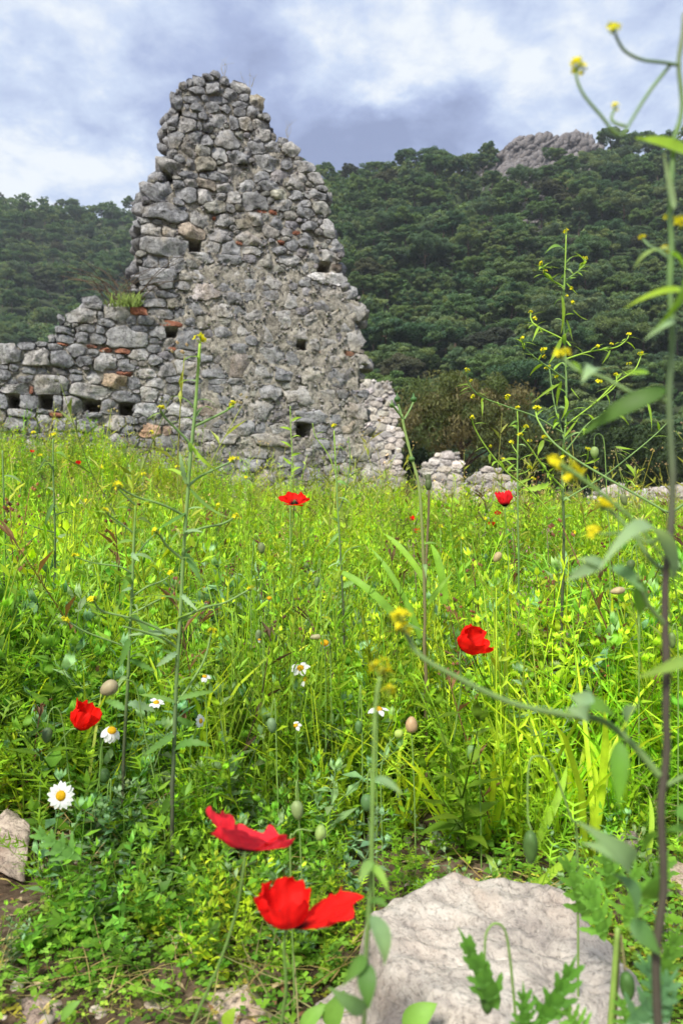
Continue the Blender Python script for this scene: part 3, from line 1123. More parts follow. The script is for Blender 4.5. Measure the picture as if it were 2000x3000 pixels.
# stones read off the photograph, (x, y, width, height) in three enlarged views
Z1 = [(555,128,60,40),(510,150,60,30),(455,172,70,60),(415,180,40,50),(360,195,50,40),(605,165,50,50),(695,200,110,75),(535,210,80,85),(590,215,35,40),(445,222,95,45),(340,225,35,30),(640,245,80,75),(715,265,55,50),(790,278,85,70),(330,283,65,60),(425,278,95,55),(495,268,45,35),(570,275,100,50),(445,320,90,55),(385,315,40,50),(530,318,70,60),(612,320,45,45),(695,305,80,35),(765,345,65,65),(695,350,60,50),(410,360,75,45),(480,370,50,45),(560,398,90,75),(660,415,50,60),(725,410,75,60),(815,410,110,50),(850,380,40,50),(305,395,75,70),(385,420,105,75),(462,420,30,50),(510,430,50,50),(325,500,80,90),(435,490,75,75),(500,515,70,70),(615,505,125,90),(735,460,80,45),(825,480,80,60),(790,555,85,65),(880,545,75,60),(390,565,90,85),(575,590,75,75),(690,610,100,70),(940,505,60,35),(990,560,80,65),(310,580,50,35),(345,610,60,60),(290,650,140,60),(850,640,145,95),(955,650,60,70),(410,645,50,65),(495,650,105,70),(640,680,140,60),(1070,655,105,60),(395,708,85,45),(485,710,40,40),(565,715,120,45),(815,710,110,60),(1020,745,110,80),(1130,720,80,50),(725,765,90,80),(500,765,110,50),(605,775,100,55),(860,770,100,60),(215,800,155,110),(345,765,65,45),(390,820,110,75),(495,830,85,80),(590,830,60,40),(660,845,85,70),(770,860,130,85),(1010,820,70,50),(1130,820,110,50),(1170,790,50,30),(340,870,60,50),(260,920,240,100),(470,960,105,105),(640,900,55,45),(610,965,100,60),(690,940,55,40),(790,960,70,70),(935,880,100,55),(1060,880,90,50),(1065,925,100,60),(905,985,80,60),(195,1025,110,80),(415,1035,130,80),(1200,1015,70,75),(1090,1000,80,40),(1240,1120,75,60),(265,1120,260,110),(530,1120,110,60),(640,1130,110,80),(760,1145,110,50),(990,1115,80,60),(930,1140,80,40),(1080,1090,100,60),(180,1205,80,80),(465,1180,150,50),(255,1205,55,60),(335,1220,100,60),(630,1195,140,50),(975,1200,90,60),(1195,1175,130,55),(1070,1235,60,60),(1248,1245,62,52),(1205,1305,170,60),(235,1300,190,100),(470,1290,130,60),(800,1255,130,40),(745,1335,110,60),(890,1320,100,80),(360,1340,100,50),(600,1350,90,50),(1060,1330,80,50)]
Z2 = [(620,110,140,110),(170,125,70,40),(270,125,120,35),(760,75,110,70),(740,140,80,45),(880,130,90,60),(980,160,160,80),(1160,185,110,100),(1245,125,80,70),(1325,115,90,70),(1345,210,140,110),(200,170,130,50),(440,205,110,80),(580,225,110,70),(350,230,80,70),(250,225,160,50),(785,215,140,110),(685,205,70,60),(960,265,180,90),(1110,265,100,80),(410,280,60,50),(1300,300,120,80),(590,335,100,60),(700,320,100,80),(850,345,140,120),(1050,350,140,60),(1200,345,90,60),(1350,385,110,120),(390,375,130,130),(550,410,110,70),(670,380,90,40),(760,385,80,50),(990,390,60,45),(1110,405,80,60),(1200,405,100,70),(390,470,130,50),(610,435,60,45),(690,430,90,55),(890,465,120,90),(500,485,70,50),(690,525,170,110),(390,545,130,80),(545,570,130,100),(1100,490,150,70),(1000,490,90,70),(1390,495,95,50),(1260,510,110,60),(830,560,100,70),(960,580,110,90),(1285,605,215,120),(670,625,90,35),(770,628,70,25),(900,636,60,25),(320,610,110,40),(430,620,100,45),(550,620,130,40),(425,675,185,100),(550,665,100,50),(680,675,130,70),(860,680,130,90),(1050,700,190,90),(1200,710,110,90),(1275,690,80,50),(1395,695,70,40),(600,725,130,60),(510,780,150,70),(800,775,150,100),(350,790,150,70),(670,790,80,50),(1110,830,180,80),(1250,840,90,60),(1160,895,60,50),(730,890,100,70),(580,870,70,40),(810,895,60,60),(380,860,80,60),(490,930,100,60),(390,935,70,60),(900,900,100,60),(860,960,200,70),(1140,980,150,45),(1270,960,120,70),(620,950,110,60),(800,1030,130,60),(640,1030,110,70),(540,1000,80,60),(1020,1050,100,60),(940,1080,110,70),(1100,1030,110,50),(1250,1060,100,60),(380,1090,110,80),(480,1110,110,70),(600,1120,100,60),(760,1110,120,80),(1030,1120,90,70),(1100,1150,140,80),(1320,1130,110,80),(700,1190,140,60)]
Z3 = [(845,270,190,120),(750,390,290,140),(925,385,60,80),(1075,355,230,140),(565,420,70,80),(970,455,120,80),(1210,425,100,80),(1330,430,140,90),(1190,600,360,170),(1290,510,150,70),(800,500,160,70),(690,470,70,40),(920,520,80,80),(590,530,180,70),(590,600,180,80),(760,590,130,100),(880,605,180,80),(480,590,70,80),(240,670,165,90),(390,655,110,40),(490,675,120,60),(75,740,250,170),(335,775,270,160),(545,790,180,140),(715,705,150,120),(850,735,120,70),(780,810,120,100),(980,820,190,170),(1140,840,130,90),(1290,750,140,120),(1430,800,130,90),(40,860,80,40),(120,860,80,60),(270,885,130,70),(390,895,110,60),(550,905,170,60),(690,905,110,30),(1010,900,100,35),(40,940,100,100),(120,995,95,50),(220,960,160,70),(470,1030,320,170),(700,960,120,80),(860,965,170,110),(1050,985,230,130),(1230,1010,100,120),(1360,925,170,70),(1430,1010,190,80),(150,1060,230,90),(830,1095,370,140),(1150,1140,260,100),(1370,1110,150,130),(600,1100,60,50),(20,1190,110,140),(270,1190,180,130),(530,1190,90,140),(665,1220,180,190),(1010,1215,150,140),(1330,1250,200,110),(1510,1160,110,120),(200,1290,240,80),(385,1265,110,45),(850,1305,160,45),(1050,1375,200,120),(1210,1350,110,70),(140,1385,190,120),(310,1390,130,130),(400,1365,140,120),(610,1390,220,110),(790,1390,200,120),(1390,1450,180,110),(1540,1450,90,90),(180,1500,110,60),(420,1510,140,60),(570,1490,110,50),(700,1490,100,60),(1180,1440,120,80),(1080,1550,130,120),(1340,1560,180,80),(1250,1540,90,80),(1430,1680,150,90),(1450,560,160,110),(1420,610,110,70),(1420,690,150,70)]
BR = [(0,1275,345,160,80),(0,580,650,90,22),(0,840,670,90,28),(0,965,700,110,42),(0,1130,715,120,42),(0,1150,925,160,34),(0,290,1068,42,75),(0,520,1305,110,42),
      (2,300,288,140,28),(2,935,398,40,38),(2,305,433,40,22),(2,45,580,80,22),(2,1320,460,60,24),(2,1170,460,50,22),
      (1,545,955,25,20),(1,815,915,70,18),(1,880,922,40,18),(1,1010,1040,40,20),(1,690,1100,45,20),(1,930,1100,40,18),(1,740,458,5,5)]
BROWN = {(1050, 985): (1.25, 0.98, 0.72), (1390, 1450): (1.15, 0.80, 0.58), (1540, 1450): (1.1, 0.8, 0.6), (690, 525): (1.1, 0.97, 0.85), (510, 780): (1.05, 0.86, 0.70),
         (550, 905): (0.52, 0.50, 0.47), (1248, 1245): (0.50, 0.42, 0.35), (495, 650): (1.05, 1.0, 0.85), (790, 278): (1.12, 1.08, 0.95), (350, 790): (1.35, 1.35, 1.35),
         (1330, 1250): (1.4, 1.4, 1.4), (1205, 1305): (1.3, 1.3, 1.32), (415, 1035): (0.9, 0.78, 0.66), (500, 765): (0.8, 0.72, 0.62), (735, 460): (1.0, 0.82, 0.68), (215, 800): (1.2, 1.2, 1.2)}
HOLES = [(1, 430, 1120, 58, 66), (1, 1180, 1240, 66, 58), (2, 300, 338, 62, 56), (2, 1045, 408, 56, 46), (2, 1060, 895, 86, 84),
         (0, 130, 1180, 95, 125), (0, 425, 1180, 115, 135), (0, 850, 1210, 150, 110), (0, 1160, 1240, 115, 125)]
VIEWS = {0: (0, 800, 3.136), 1: (350, 150, 1.96), 2: (350, 800, 1.96)}


def seed_of(view, x, y, w_, h_):
    ox, oy, sc = VIEWS[view]
    s, z, t_ = WP.sz(ox + x / sc, oy + y / sc)
    k_ = t_ / FPX / sc * 0.5
    return [float(s), float(z), w_ * k_, h_ * k_]


def flush_zone(s, z):
    """where the pointing is still flush with the stones: the body of the tower"""
    f = sstep(0.15, 0.7, s) * sstep(4.15, 3.5, z) * sstep(0.9, 1.5, z)
    n = .5 + .5 * vnoise(np.stack([s * 1.7, z * 1.7, 0 * s], 1), 91)
    return f * (0.018 + 0.020 * n)


seeds, tints, isbr = [], [], []
hole_sz = [tuple(seed_of(*h)) for h in HOLES]
for q in BR:
    s = seed_of(*q)
    seeds.append(s + [random.uniform(-0.12, 0.12)])
    tints.append((1, 1, 1))
    isbr.append(True)
for view, lst in ((0, Z3), (1, Z1), (2, Z2)):
    for e in lst:
        s = seed_of(view, *e)
        bad = False
        for o_ in seeds:
            if abs(s[0] - o_[0]) < 0.62 * max(o_[2], s[2]) and abs(s[1] - o_[1]) < 0.62 * max(o_[3], s[3]):
                bad = True
                break
        if bad:
            continue
        seeds.append(s + [random.uniform(-0.16, 0.16)])
        tints.append(BROWN.get((e[0], e[1]), (1, 1, 1)))
        isbr.append(False)
n_key = len(seeds)
r = np.random.default_rng(12)
hb = [(a, b, c, d) for a, b, c, d in hole_sz]
seeds = fill_seeds(seeds, WPOLY, [0.13, 0.10, 0.08, 0.065, 0.05, 0.038, 0.030], 1500, r, hb, pack=0.86)
hs = [[a, b, c * 1.02, d * 1.02, 0.0] for a, b, c, d in hole_sz]
allS = np.vstack([seeds, hs])
cells = stone_cells(allS, WPOLY)[:len(seeds)]
area = np.array([0.5 * abs(np.sum(c[:, 0] * np.roll(c[:, 1], -1) - c[:, 1] * np.roll(c[:, 0], -1))) for c in cells])
seen = np.array([(-4.9 < s[0]) for s in seeds])
base = WP.xyz(np.array(0.0), np.array(0.6), np.array(0.0))
wall = thing('ruined_wall', base, 'tall jagged ruin of grey rubble stone standing across the meadow', 'ruin')
wall['kind'] = 'thing'
wall_body('mortar_core', WP, WPOLY, 0.8, 0.026, hole_sz, M['mortar'], wall, 31, inset=0.055, recess=0.05, amp=0.018, flush=flush_zone)
order = np.argsort(-area * seen)
big = set(order[:296].tolist())
rub = Geo()
dist = poly_dist(seeds[:, :2], WPOLY)
dark_ = np.random.default_rng(77)
for i in range(len(seeds)):
    br = i < n_key and isbr[i]
    o_ = cells[i] if (br or i in big) else cells[i][::2]
    sz_ = math.sqrt(max(area[i], 1e-6))
    edge = dist[i] < max(seeds[i, 2], seeds[i, 3]) * 1.4
    upper = seeds[i, 1] > 3.6 or seeds[i, 0] < -0.2
    bul = np.clip(sz_ * dark_.uniform(0.20, 0.38), 0.015, 0.08) * (0.85 if upper else 0.6)
    V, F = stone_mesh(o_, bul, 0.30 if edge else 0.12, i, 0.35)
    if br:
        V[:, 2] = np.clip(V[:, 2], -1, 0.05)
    prot = dark_.uniform(-0.015, 0.03) if upper else dark_.uniform(-0.012, 0.02)
    W = WP.xyz(V[:, 0] + seeds[i, 0], V[:, 1] + seeds[i, 1], V[:, 2] - 0.02 + prot)
    tint = np.array(tints[i] if i < n_key else (1, 1, 1), float)
    if i >= n_key:
        v_ = dark_.uniform(0.8, 1.2)
        tint = np.array([v_, v_ * dark_.uniform(0.94, 1.0), v_ * dark_.uniform(0.82, 1.0)])
    C = np.tile(tint, (len(W), 1))
    if br:
        build('brick', (W, F, C), M['brick'], wall, smooth=False)
    elif i in big:
        build('stone', (W, F, C), M['limestone'], wall, smooth=False)
    else:
        rub.add(W, F, C)
edge_stones(WP, WPOLY - [0, 0.02], 0.8, wall, M['limestone'], np.random.default_rng(3), 0.15, 1.2, rub)
# chips of stone set in the pointing
r = np.random.default_rng(55)
cp = r.uniform((-3.2, 0.5), WPOLY.max(0), (14000, 2))
cp = cp[inside(cp[:, 0], cp[:, 1], WPOLY)]
cp = cp[poly_dist(cp, WPOLY) > .08]
for h in hole_sz:
    cp = cp[~((abs(cp[:, 0] - h[0]) < h[2] * 1.1) & (abs(cp[:, 1] - h[1]) < h[3] * 1.1))]
near_ = np.full(len(cp), 9.0)
for q in seeds:
    near_ = np.minimum(near_, ((cp[:, 0] - q[0]) / q[2]) ** 2 + ((cp[:, 1] - q[1]) / q[3]) ** 2)
for p in cp[near_ > .75][:2600]:
    a = r.uniform(.012, .036)
    V, F, C = blob((0, 0, 0), (a * r.uniform(1, 1.7), a * .7, a * r.uniform(.5, .9)), 6, 5, np.array([1, r.uniform(.92, 1), r.uniform(.78, 1)]) * r.uniform(.75, 1.45))
    for _ in range(4):
        n_ = unit(r.normal(size=3))
        e = V @ n_ - a * r.uniform(0.3, 0.6)
        V = V - np.where(e > 0, e, 0)[:, None] * n_
    fz = float(flush_zone(np.array([p[0]]), np.array([p[1]]))[0])
    rub.add(V + WP.xyz(np.array(p[0]), np.array(p[1]), np.array(-.042 + fz + r.normal() * .008)), F, C)
V, F, C = rub.arr()
o = build('rubble', (V, F, C), M['limestone'], wall, smooth=False)
o['kind'] = 'stuff'


# ------------------------------------------------------------------ the farther fragments
def far_wall(label, outline, Y, alpha, hw, seed, holes=(), thick=1.0, asp=(1.2, 2.2), cat='ruin'):
    poly = np.array(outline, float)
    wp = WallPlane(poly[:, 0].mean(), Y, alpha)
    s, z, t_ = wp.sz(poly[:, 0], poly[:, 1])
    pl = np.stack([s, z], 1)
    k_ = Y / FPX
    hz = []
    for hx, hy, w_, h_ in holes:
        a, b, _ = wp.sz(hx, hy)
        hz.append((float(a), float(b), w_ * k_ / 2, h_ * k_ / 2))
    r = np.random.default_rng(seed)
    S = fill_seeds([], pl, [hw * 1.25, hw, hw * 0.75, hw * 0.5, hw * 0.35], 500, r, hz, asp, 0.84, margin=0.15)
    root = thing('ruined_wall', (wp.p0[0], wp.p0[1], float(z.min())), label, cat)
    root['kind'] = 'thing'
    wall_body('mortar_core', wp, pl, thick, hw * 0.22, hz, M['far_stone'], root, seed, inset=hw * 0.3, recess=hw * 0.25, amp=hw * 0.12)
    hs = [[a, b, c, d, 0] for a, b, c, d in hz]
    cells = stone_cells(np.vstack([S, hs]) if hs else S, pl, K=10, gap=hw * 0.06)[:len(S)]
    g = Geo()
    for i, c in enumerate(cells):
        V, F = stone_mesh(c, hw * r.uniform(0.2, 0.5), hw * 1.5, seed * 100 + i, 0.4)
        W = wp.xyz(V[:, 0] + S[i, 0], V[:, 1] + S[i, 1], V[:, 2])
        v_ = r.uniform(0.8, 1.15)
        C = np.tile([v_, v_ * r.uniform(.95, 1), v_ * r.uniform(.88, 1)], (len(W), 1))
        if S[i, 2] > hw * 0.7:
            build('stone', (W, F, C), M['far_stone'], root, smooth=False)
        else:
            g.add(W, F, C)
    edge_stones(wp, pl - [0, hw * .3], thick, root, M['far_stone'], r, hw * 0.6, z.min() + 0.2, g)
    o = build('rubble', g, M['far_stone'], root, smooth=False)
    o['kind'] = 'stuff'


far_wall('pale square-cornered wall fragment with small holes right behind the tall ruin',
         [(1030, 1125), (1062, 1118), (1095, 1110), (1112, 1118), (1145, 1114), (1150, 1140), (1158, 1175), (1162, 1230), (1176, 1262), (1175, 1330), (1178, 1400), (1176, 1520), (1030, 1520)],
         20, 10, 0.095, 61, [(1125, 1178, 9, 11), (1145, 1243, 7, 12), (1164, 1246, 7, 10), (1153, 1323, 9, 14), (1134, 1340, 7, 12)])
far_wall('low jagged wall fragment in front of the feathery tree, left of its twin',
         [(1232, 1375), (1240, 1360), (1258, 1345), (1272, 1340), (1276, 1325), (1300, 1322), (1318, 1318), (1338, 1326), (1341, 1350), (1350, 1375), (1345, 1400), (1352, 1440), (1352, 1540), (1225, 1540)],
         22, -8, 0.135, 62)
far_wall('low jagged wall fragment behind the single poppy, sloping down to the right',
         [(1380, 1408), (1400, 1395), (1420, 1375), (1440, 1371), (1462, 1374), (1472, 1392), (1486, 1402), (1500, 1422), (1502, 1440), (1518, 1465), (1530, 1480), (1540, 1560), (1372, 1560)],
         21, 6, 0.135, 63)
far_wall('tumbled row of pale stones at the right edge of the meadow',
         [(1775, 1445), (1790, 1432), (1815, 1430), (1830, 1446), (1870, 1440), (1900, 1448), (1930, 1430), (1965, 1420), (2010, 1415), (2200, 1410), (2200, 1560), (1770, 1560)],
         17, 4, 0.17, 64)

# ------------------------------------------------------------------ meadow: small plants nobody could count
LIME, GRASS, DEEP, OLIVE, BLUE = (0.40, 0.58, 0.035), (0.25, 0.47, 0.03), (0.165, 0.36, 0.038), (0.40, 0.45, 0.10), (0.24, 0.40, 0.19)
STRAW = (0.52, 0.44, 0.20)


def rv(r, s=1.0):
    return unit(r.normal(size=3)) * s


def t_leafy(seed, h, n, ll, lw, col, top=True, prof='ell', seg=2, pair=True, branch=2):
    """upright weed: stem with pairs of small leaves"""
    r = np.random.default_rng(seed)
    g = Geo()
    ns = 3 if seg <= 1 else 4
    stems = [cr([[0, 0, 0], [r.normal() * .02, r.normal() * .02, h * .5], [r.normal() * .05 * h * 4, r.normal() * .05 * h * 4, h]], 5)]
    for b in range(branch):
        s = stems[0][r.integers(1, 3)]
        a = r.uniform(0, 6.28)
        e = s + np.array([math.cos(a) * .25, math.sin(a) * .25, r.uniform(.35, .7)]) * h
        stems.append(cr([s, (s + e) / 2 + [0, 0, -.03 * h], e], ns))
    for si, st in enumerate(stems):
        g.add(*tube(st, [0.0016, 0.0008], 3, np.array(col) * 0.8))
        m_ = n if si == 0 else max(3, n // 2)
        for i in range(m_):
            f = (i + 0.6) / m_
            p = np.array([np.interp(f, np.linspace(0, 1, len(st)), st[:, k]) for k in range(3)])
            a0 = i * 1.57 + r.normal() * .3
            L = ll * r.uniform(.65, 1.25) * (1.15 - .45 * f)
            for a in ((a0, a0 + 3.14) if pair else (a0,)):
                el_ = r.uniform(-.15, .75)
                d = np.array([math.cos(a) * math.cos(el_), math.sin(a) * math.cos(el_), math.sin(el_)]) * L
                c = np.array(col) * r.uniform(.7, 1.35) * [r.uniform(.9, 1.15), 1, 1]
                g.add(*leaf(p, p + d, lw * L / ll * r.uniform(.8, 1.2), (r.normal() * .2, r.normal() * .2, 1), r.uniform(-.02, .12), seg, prof, .2, c))
        if top:
            for i in range(3 if seg <= 1 else 4):
                a = r.uniform(0, 6.28)
                d = np.array([math.cos(a) * .5, math.sin(a) * .5, .9]) * ll * .6
                g.add(*leaf(st[-1], st[-1] + d, lw * .6, (math.cos(a), math.sin(a), .2), .1, min(seg, 2), prof, .2, np.array(col) * r.uniform(1.1, 1.5)))
    return g.arr()


def t_grass(seed, h, n, w_, col, spread=0.5, seg=3):
    r = np.random.default_rng(seed)
    g = Geo()
    for i in range(n):
        a = r.uniform(0, 6.28)
        L = h * r.uniform(.5, 1.15)
        o_ = np.array([r.normal(), r.normal(), 0]) * .012
        d = np.array([math.cos(a) * spread * r.uniform(.3, 1.3), math.sin(a) * spread * r.uniform(.3, 1.3), 1.0])
        c = np.array(col) * r.uniform(.75, 1.3)
        nm = np.array([-math.cos(a), -math.sin(a), .6])
        g.add(*leaf(o_, o_ + unit(d) * L, w_ * r.uniform(.6, 1.3), nm, r.uniform(.05, .22), seg, 'blade', .35, c, c * 1.25, r.normal() * .5))
    return g.arr()


def t_rosette(seed, L, W, n, col, seg=5, prof='tooth', up=0.5):
    r = np.random.default_rng(seed)
    g = Geo()
    for i in range(n):
        a = i * 2.4 + r.normal() * .2
        l_ = L * r.uniform(.6, 1.15)
        e = r.uniform(.15, 1) * up + .1
        d = np.array([math.cos(a) * math.cos(e), math.sin(a) * math.cos(e), math.sin(e)])
        c = np.array(col) * r.uniform(.75, 1.3)
        g.add(*leaf((0, 0, 0.004), d * l_, W * r.uniform(.8, 1.2), (0, 0, 1), r.uniform(.1, .25), seg, prof, .15, c, c * 1.1))
    return g.arr()


def t_feather(seed, h, col, n=12):
    r = np.random.default_rng(seed)
    g = Geo()
    st = cr([[0, 0, 0], [r.normal() * .02, r.normal() * .02, h * .5], [r.normal() * .2 * h, r.normal() * .2 * h, h]], 6)
    g.add(*tube(st, [.0016, .0008], 3, np.array(col) * .9))
    for i in range(n):
        f = (i + .5) / n
        p = np.array([np.interp(f, np.linspace(0, 1, len(st)), st[:, k]) for k in range(3)])
        a = i * 2.4
        d = np.array([math.cos(a), math.sin(a), .7]) * h * .22 * r.uniform(.7, 1.2)
        c = np.array(col) * r.uniform(.8, 1.3)
        for k in range(3):
            q = p + d * (.25 + .25 * k)
            for s in (-1, 1):
                e = q + np.cross(d, (0, 0, 1)) * .45 * s + d * .3
                g.add(np.array([q, q + d * .1, e]), [(0, 1, 2)], c)
        g.add(*leaf(p, p + d, .004, (0, 0, 1), .1, 2, 'lance', .1, c))
    return g.arr()


def t_clover(seed, R, n, col, ls, h):
    r = np.random.default_rng(seed)
    g = Geo()
    for i in range(n):
        p = np.array([r.normal() * R, r.normal() * R, h * r.uniform(.3, 1.1)])
        tl = np.array([r.normal() * .35, r.normal() * .35, 1])
        c = np.array(col) * r.uniform(.7, 1.35)
        a0 = r.uniform(0, 6.28)
        g.add(*leaf((p[0] * .3, p[1] * .3, 0), p, .0014, (0, -1, .2), .02, 0, 'ell', 0, np.array(col) * .8))
        for k in range(3):
            a = a0 + k * 2.09
            d = np.array([math.cos(a), math.sin(a), r.normal() * .15])
            g.add(*leaf(p, p + d * ls, ls * .85, tl, .05, 1, 'ell', .15, c))
    return g.arr()


def t_straw(seed, n, L):
    r = np.random.default_rng(seed)
    g = Geo()
    for i in range(n):
        a = r.uniform(0, 6.28)
        e = r.uniform(-.05, .7)
        d = np.array([math.cos(a) * math.cos(e), math.sin(a) * math.cos(e), math.sin(e)]) * L * r.uniform(.4, 1.2)
        o_ = np.array([r.normal() * .04, r.normal() * .04, .02 + abs(r.normal()) * .03])
        g.add(*leaf(o_, o_ + d, .003, (0, 0, 1), r.uniform(-.1, .15), 3, 'blade', .3, np.array(STRAW) * r.uniform(.6, 1.15)))
    return g.arr()


def t_tall(seed, h, col, hc):
    """thin tall stalk with sparse leaves and a small pale seed head"""
    r = np.random.default_rng(seed)
    g = Geo()
    st = cr([[0, 0, 0], [r.normal() * .02, r.normal() * .02, h * .5], [r.normal() * .1 * h, r.normal() * .1 * h, h]], 6)
    g.add(*tube(st, [.0016, .0008], 3, np.array(col)))
    for i in range(6):
        f = r.uniform(.15, .95)
        p = np.array([np.interp(f, np.linspace(0, 1, len(st)), st[:, k]) for k in range(3)])
        a = r.uniform(0, 6.28)
        g.add(*leaf(p, p + np.array([math.cos(a), math.sin(a), .8]) * .035, .007, (0, 0, 1), .1, 0, 'lance', .2, np.array(col) * 1.2))
    for i in range(5):
        p = st[-1] + r.normal(size=3) * [.008, .008, .012]
        g.add(*blob(p, .0032, 4, 3, np.array(hc) * r.uniform(.8, 1.2)))
    return g.arr()


TP = []
TP += [t_leafy(i, .25, 9, .028, .0115, LIME, branch=2) for i in range(4)]                                    # 0-3 lime weeds
TP += [t_leafy(10 + i, .23, 8, .028, .011, GRASS, branch=2) for i in range(3)]                              # 4-6
TP += [t_leafy(20 + i, .21, 7, .046, .019, DEEP, prof='tooth', seg=3) for i in range(4)]          # 7-10 deep green
TP += [t_grass(30 + i, .27, 9, .006, GRASS) for i in range(3)]                                    # 11-13 grass
TP += [t_grass(40 + i, .30, 7, .009, LIME, .6) for i in range(2)]                                 # 14-15 broad grass
TP += [t_rosette(50 + i, .11, .045, 7, DEEP) for i in range(3)]                                   # 16-18 rosettes
TP += [t_feather(60 + i, .20, GRASS) for i in range(2)]                                           # 19-20
TP += [t_clover(70 + i, .03, 9, DEEP, .014, .06) for i in range(3)]                               # 21-23
TP += [t_straw(80 + i, 10, .16) for i in range(2)]                                                # 24-25
TP += [t_tall(90 + i, .36, OLIVE, (.42, .36, .2)) for i in range(3)]                              # 26-28
TP += [t_leafy(95 + i, .20, 6, .046, .018, BLUE, prof='ell') for i in range(2)]                   # 29-30 blue-green
TP += [t_leafy(110 + i, .26, 6, .045, .022, LIME, branch=1, prof='ell', seg=1) for i in range(2)] # 31-32 large lime leaves
TP += [t_clover(120 + i, .035, 7, (.42, .42, .07), .008, .03) for i in range(2)]                  # 33-34 yellowing ground leaves

TP += [t_tall(130 + i, .34, (.30, .32, .12), (.72, .64, .50)) for i in range(2)]                      # 35-36 pale seed heads


def t_upright(seed, h, col, n=6):
    r = np.random.default_rng(seed)
    g = Geo()
    for i in range(n):
        o_ = np.array([r.normal() * .02, r.normal() * .02, 0])
        L = h * r.uniform(.45, 1.2)
        e = o_ + np.array([r.normal() * .09, r.normal() * .09, 1]) * L
        c = np.array(col) * r.uniform(.65, 1.3)
        st = cr([o_, (o_ + e) / 2 + [r.normal() * .008, r.normal() * .008, 0], e], 3)
        g.add(*tube(st, [.0016, .0009], 3, c * .9))
        for k in range(7):
            f = r.uniform(.15, 1)
            p = np.array([np.interp(f, np.linspace(0, 1, 3), st[:, q]) for q in range(3)])
            a = r.uniform(0, 6.28)
            d_ = np.array([math.cos(a), math.sin(a), r.uniform(.3, 1.6)])
            g.add(*leaf(p, p + unit(d_) * r.uniform(.015, .035), .006, (r.normal(), r.normal(), 1), .1, 0, 'lance', .2, c * r.uniform(.8, 1.3)))
    return g.arr()


TP += [t_upright(140, .30, LIME), t_upright(141, .30, GRASS), t_upright(142, .27, (.30, .50, .06)), t_upright(143, .33, (.40, .50, .09), 4)]   # 37-40
TP += [t_clover(150 + i, .03, 12, (.26, .44, .06), .008, .04) for i in range(2)]                 # 41-42 tiny leaves

TP += [t_tall(160 + i, .30, (.22, .13, .07), (.30, .16, .09)) for i in range(2)]                      # 43-44 brown stalks

TP += [t_leafy(i, .25, 8, .028, .0125, LIME, branch=2, seg=1) for i in range(4)] + [t_leafy(10 + i, .23, 7, .028, .012, GRASS, branch=2, seg=1) for i in range(3)]   # 45-51 middle distance
TP += [t_leafy(i, .25, 6, .030, .014, LIME, branch=1, seg=0) for i in range(4)] + [t_leafy(10 + i, .23, 6, .030, .014, GRASS, branch=1, seg=0) for i in range(3)]    # 52-58 far off
TP += [t_leafy(20 + i, .21, 7, .046, .021, DEEP, seg=1, branch=1) for i in range(3)]              # 59-61


def rock_mask(X, Y):
    return ((X < -.37) & (X > -.60) & (Y > .80) & (Y < 1.08)) | ((X > np.where(Y < .75, -.05, .035)) & (X < 0.29) & (Y > 0.55) & (Y < 0.85)) | ((X > -0.14) & (X < -0.07) & (Y > .6) & (Y < .73))


def scatter(n, y0, y1, kinds, seed, hscale=1.0, power=1.0, dens=None, wide=0.56, plus=0.25):
    r = np.random.default_rng(seed)
    Y = (r.uniform(y0 ** (power + 1), y1 ** (power + 1), n)) ** (1 / (power + 1))
    X = r.uniform(-1, 1, n) * (wide * Y + plus)
    keep = ~rock_mask(X, Y)
    # not inside the ruin
    dw = (X - WP.p0[0]) * WP.n[0] + (Y - WP.p0[1]) * WP.n[1]
    sw = (X - WP.p0[0]) * WP.d[0] + (Y - WP.p0[1]) * WP.d[1]
    keep &= ~((dw < 0.06) & (sw < 2.95))
    if dens is not None:
        keep &= r.random(n) < dens(X, Y)
    X, Y = X[keep], Y[keep]
    n = len(X)
    ids = np.array([k for k, _ in kinds])
    pr = np.array([p for _, p in kinds], float)
    # kinds grow in patches: bias the draw by slow noise
    nz = np.stack([vnoise(np.stack([X * 1.9 + 31 * (k // 2), Y * 1.9, 0 * X], 1), 40 + k // 2) for k in ids], 1)
    wts = pr[None] * np.exp(1.9 * nz)
    cs = np.cumsum(wts, 1)
    idx = ids[(r.random(n)[:, None] * cs[:, -1:] > cs).sum(1)]
    hn = 1 + 0.28 * vnoise(np.stack([X * 1.3, Y * 1.3, 0 * X + 9], 1), 77)
    s = r.uniform(.65, 1.25, n) * hscale * hn
    sc3 = np.stack([s * r.uniform(.85, 1.2, n), s * r.uniform(.85, 1.2, n), s * r.uniform(.8, 1.2, n)], 1)
    pos_ = np.stack([X, Y, ground_z(X, Y) - .004], 1)
    tint = r.uniform(.6, 1.3, (n, 1)) * np.stack([r.uniform(.85, 1.2, n), np.ones(n), r.uniform(.7, 1.2, n)], 1)
    pt = vnoise(np.stack([X * 2.2, Y * 1.6, 0 * X], 1), 66)[:, None]
    tint = tint * (1 + (.10 + .18 * sstep(1.2, 2.4, Y))[:, None] * pt * np.array([1.25, 1.0, .6])) * (1 + .15 * vnoise(np.stack([X * 7, Y * 5, 0 * X], 1), 67)[:, None])
    tilt = r.normal(size=(n, 2)) * .24
    return bake(TP, idx, pos_, sc3, r.uniform(0, 6.28, n), tint, tilt)


def stuff(name, parts, label, cat):
    g = Geo()
    for p_ in parts:
        g.add(*p_)
    V, F, C = g.arr()
    o = link(name, mesh(name, V, F, C), mat=M['leaf'])
    tag(o, label, cat, kind='stuff')


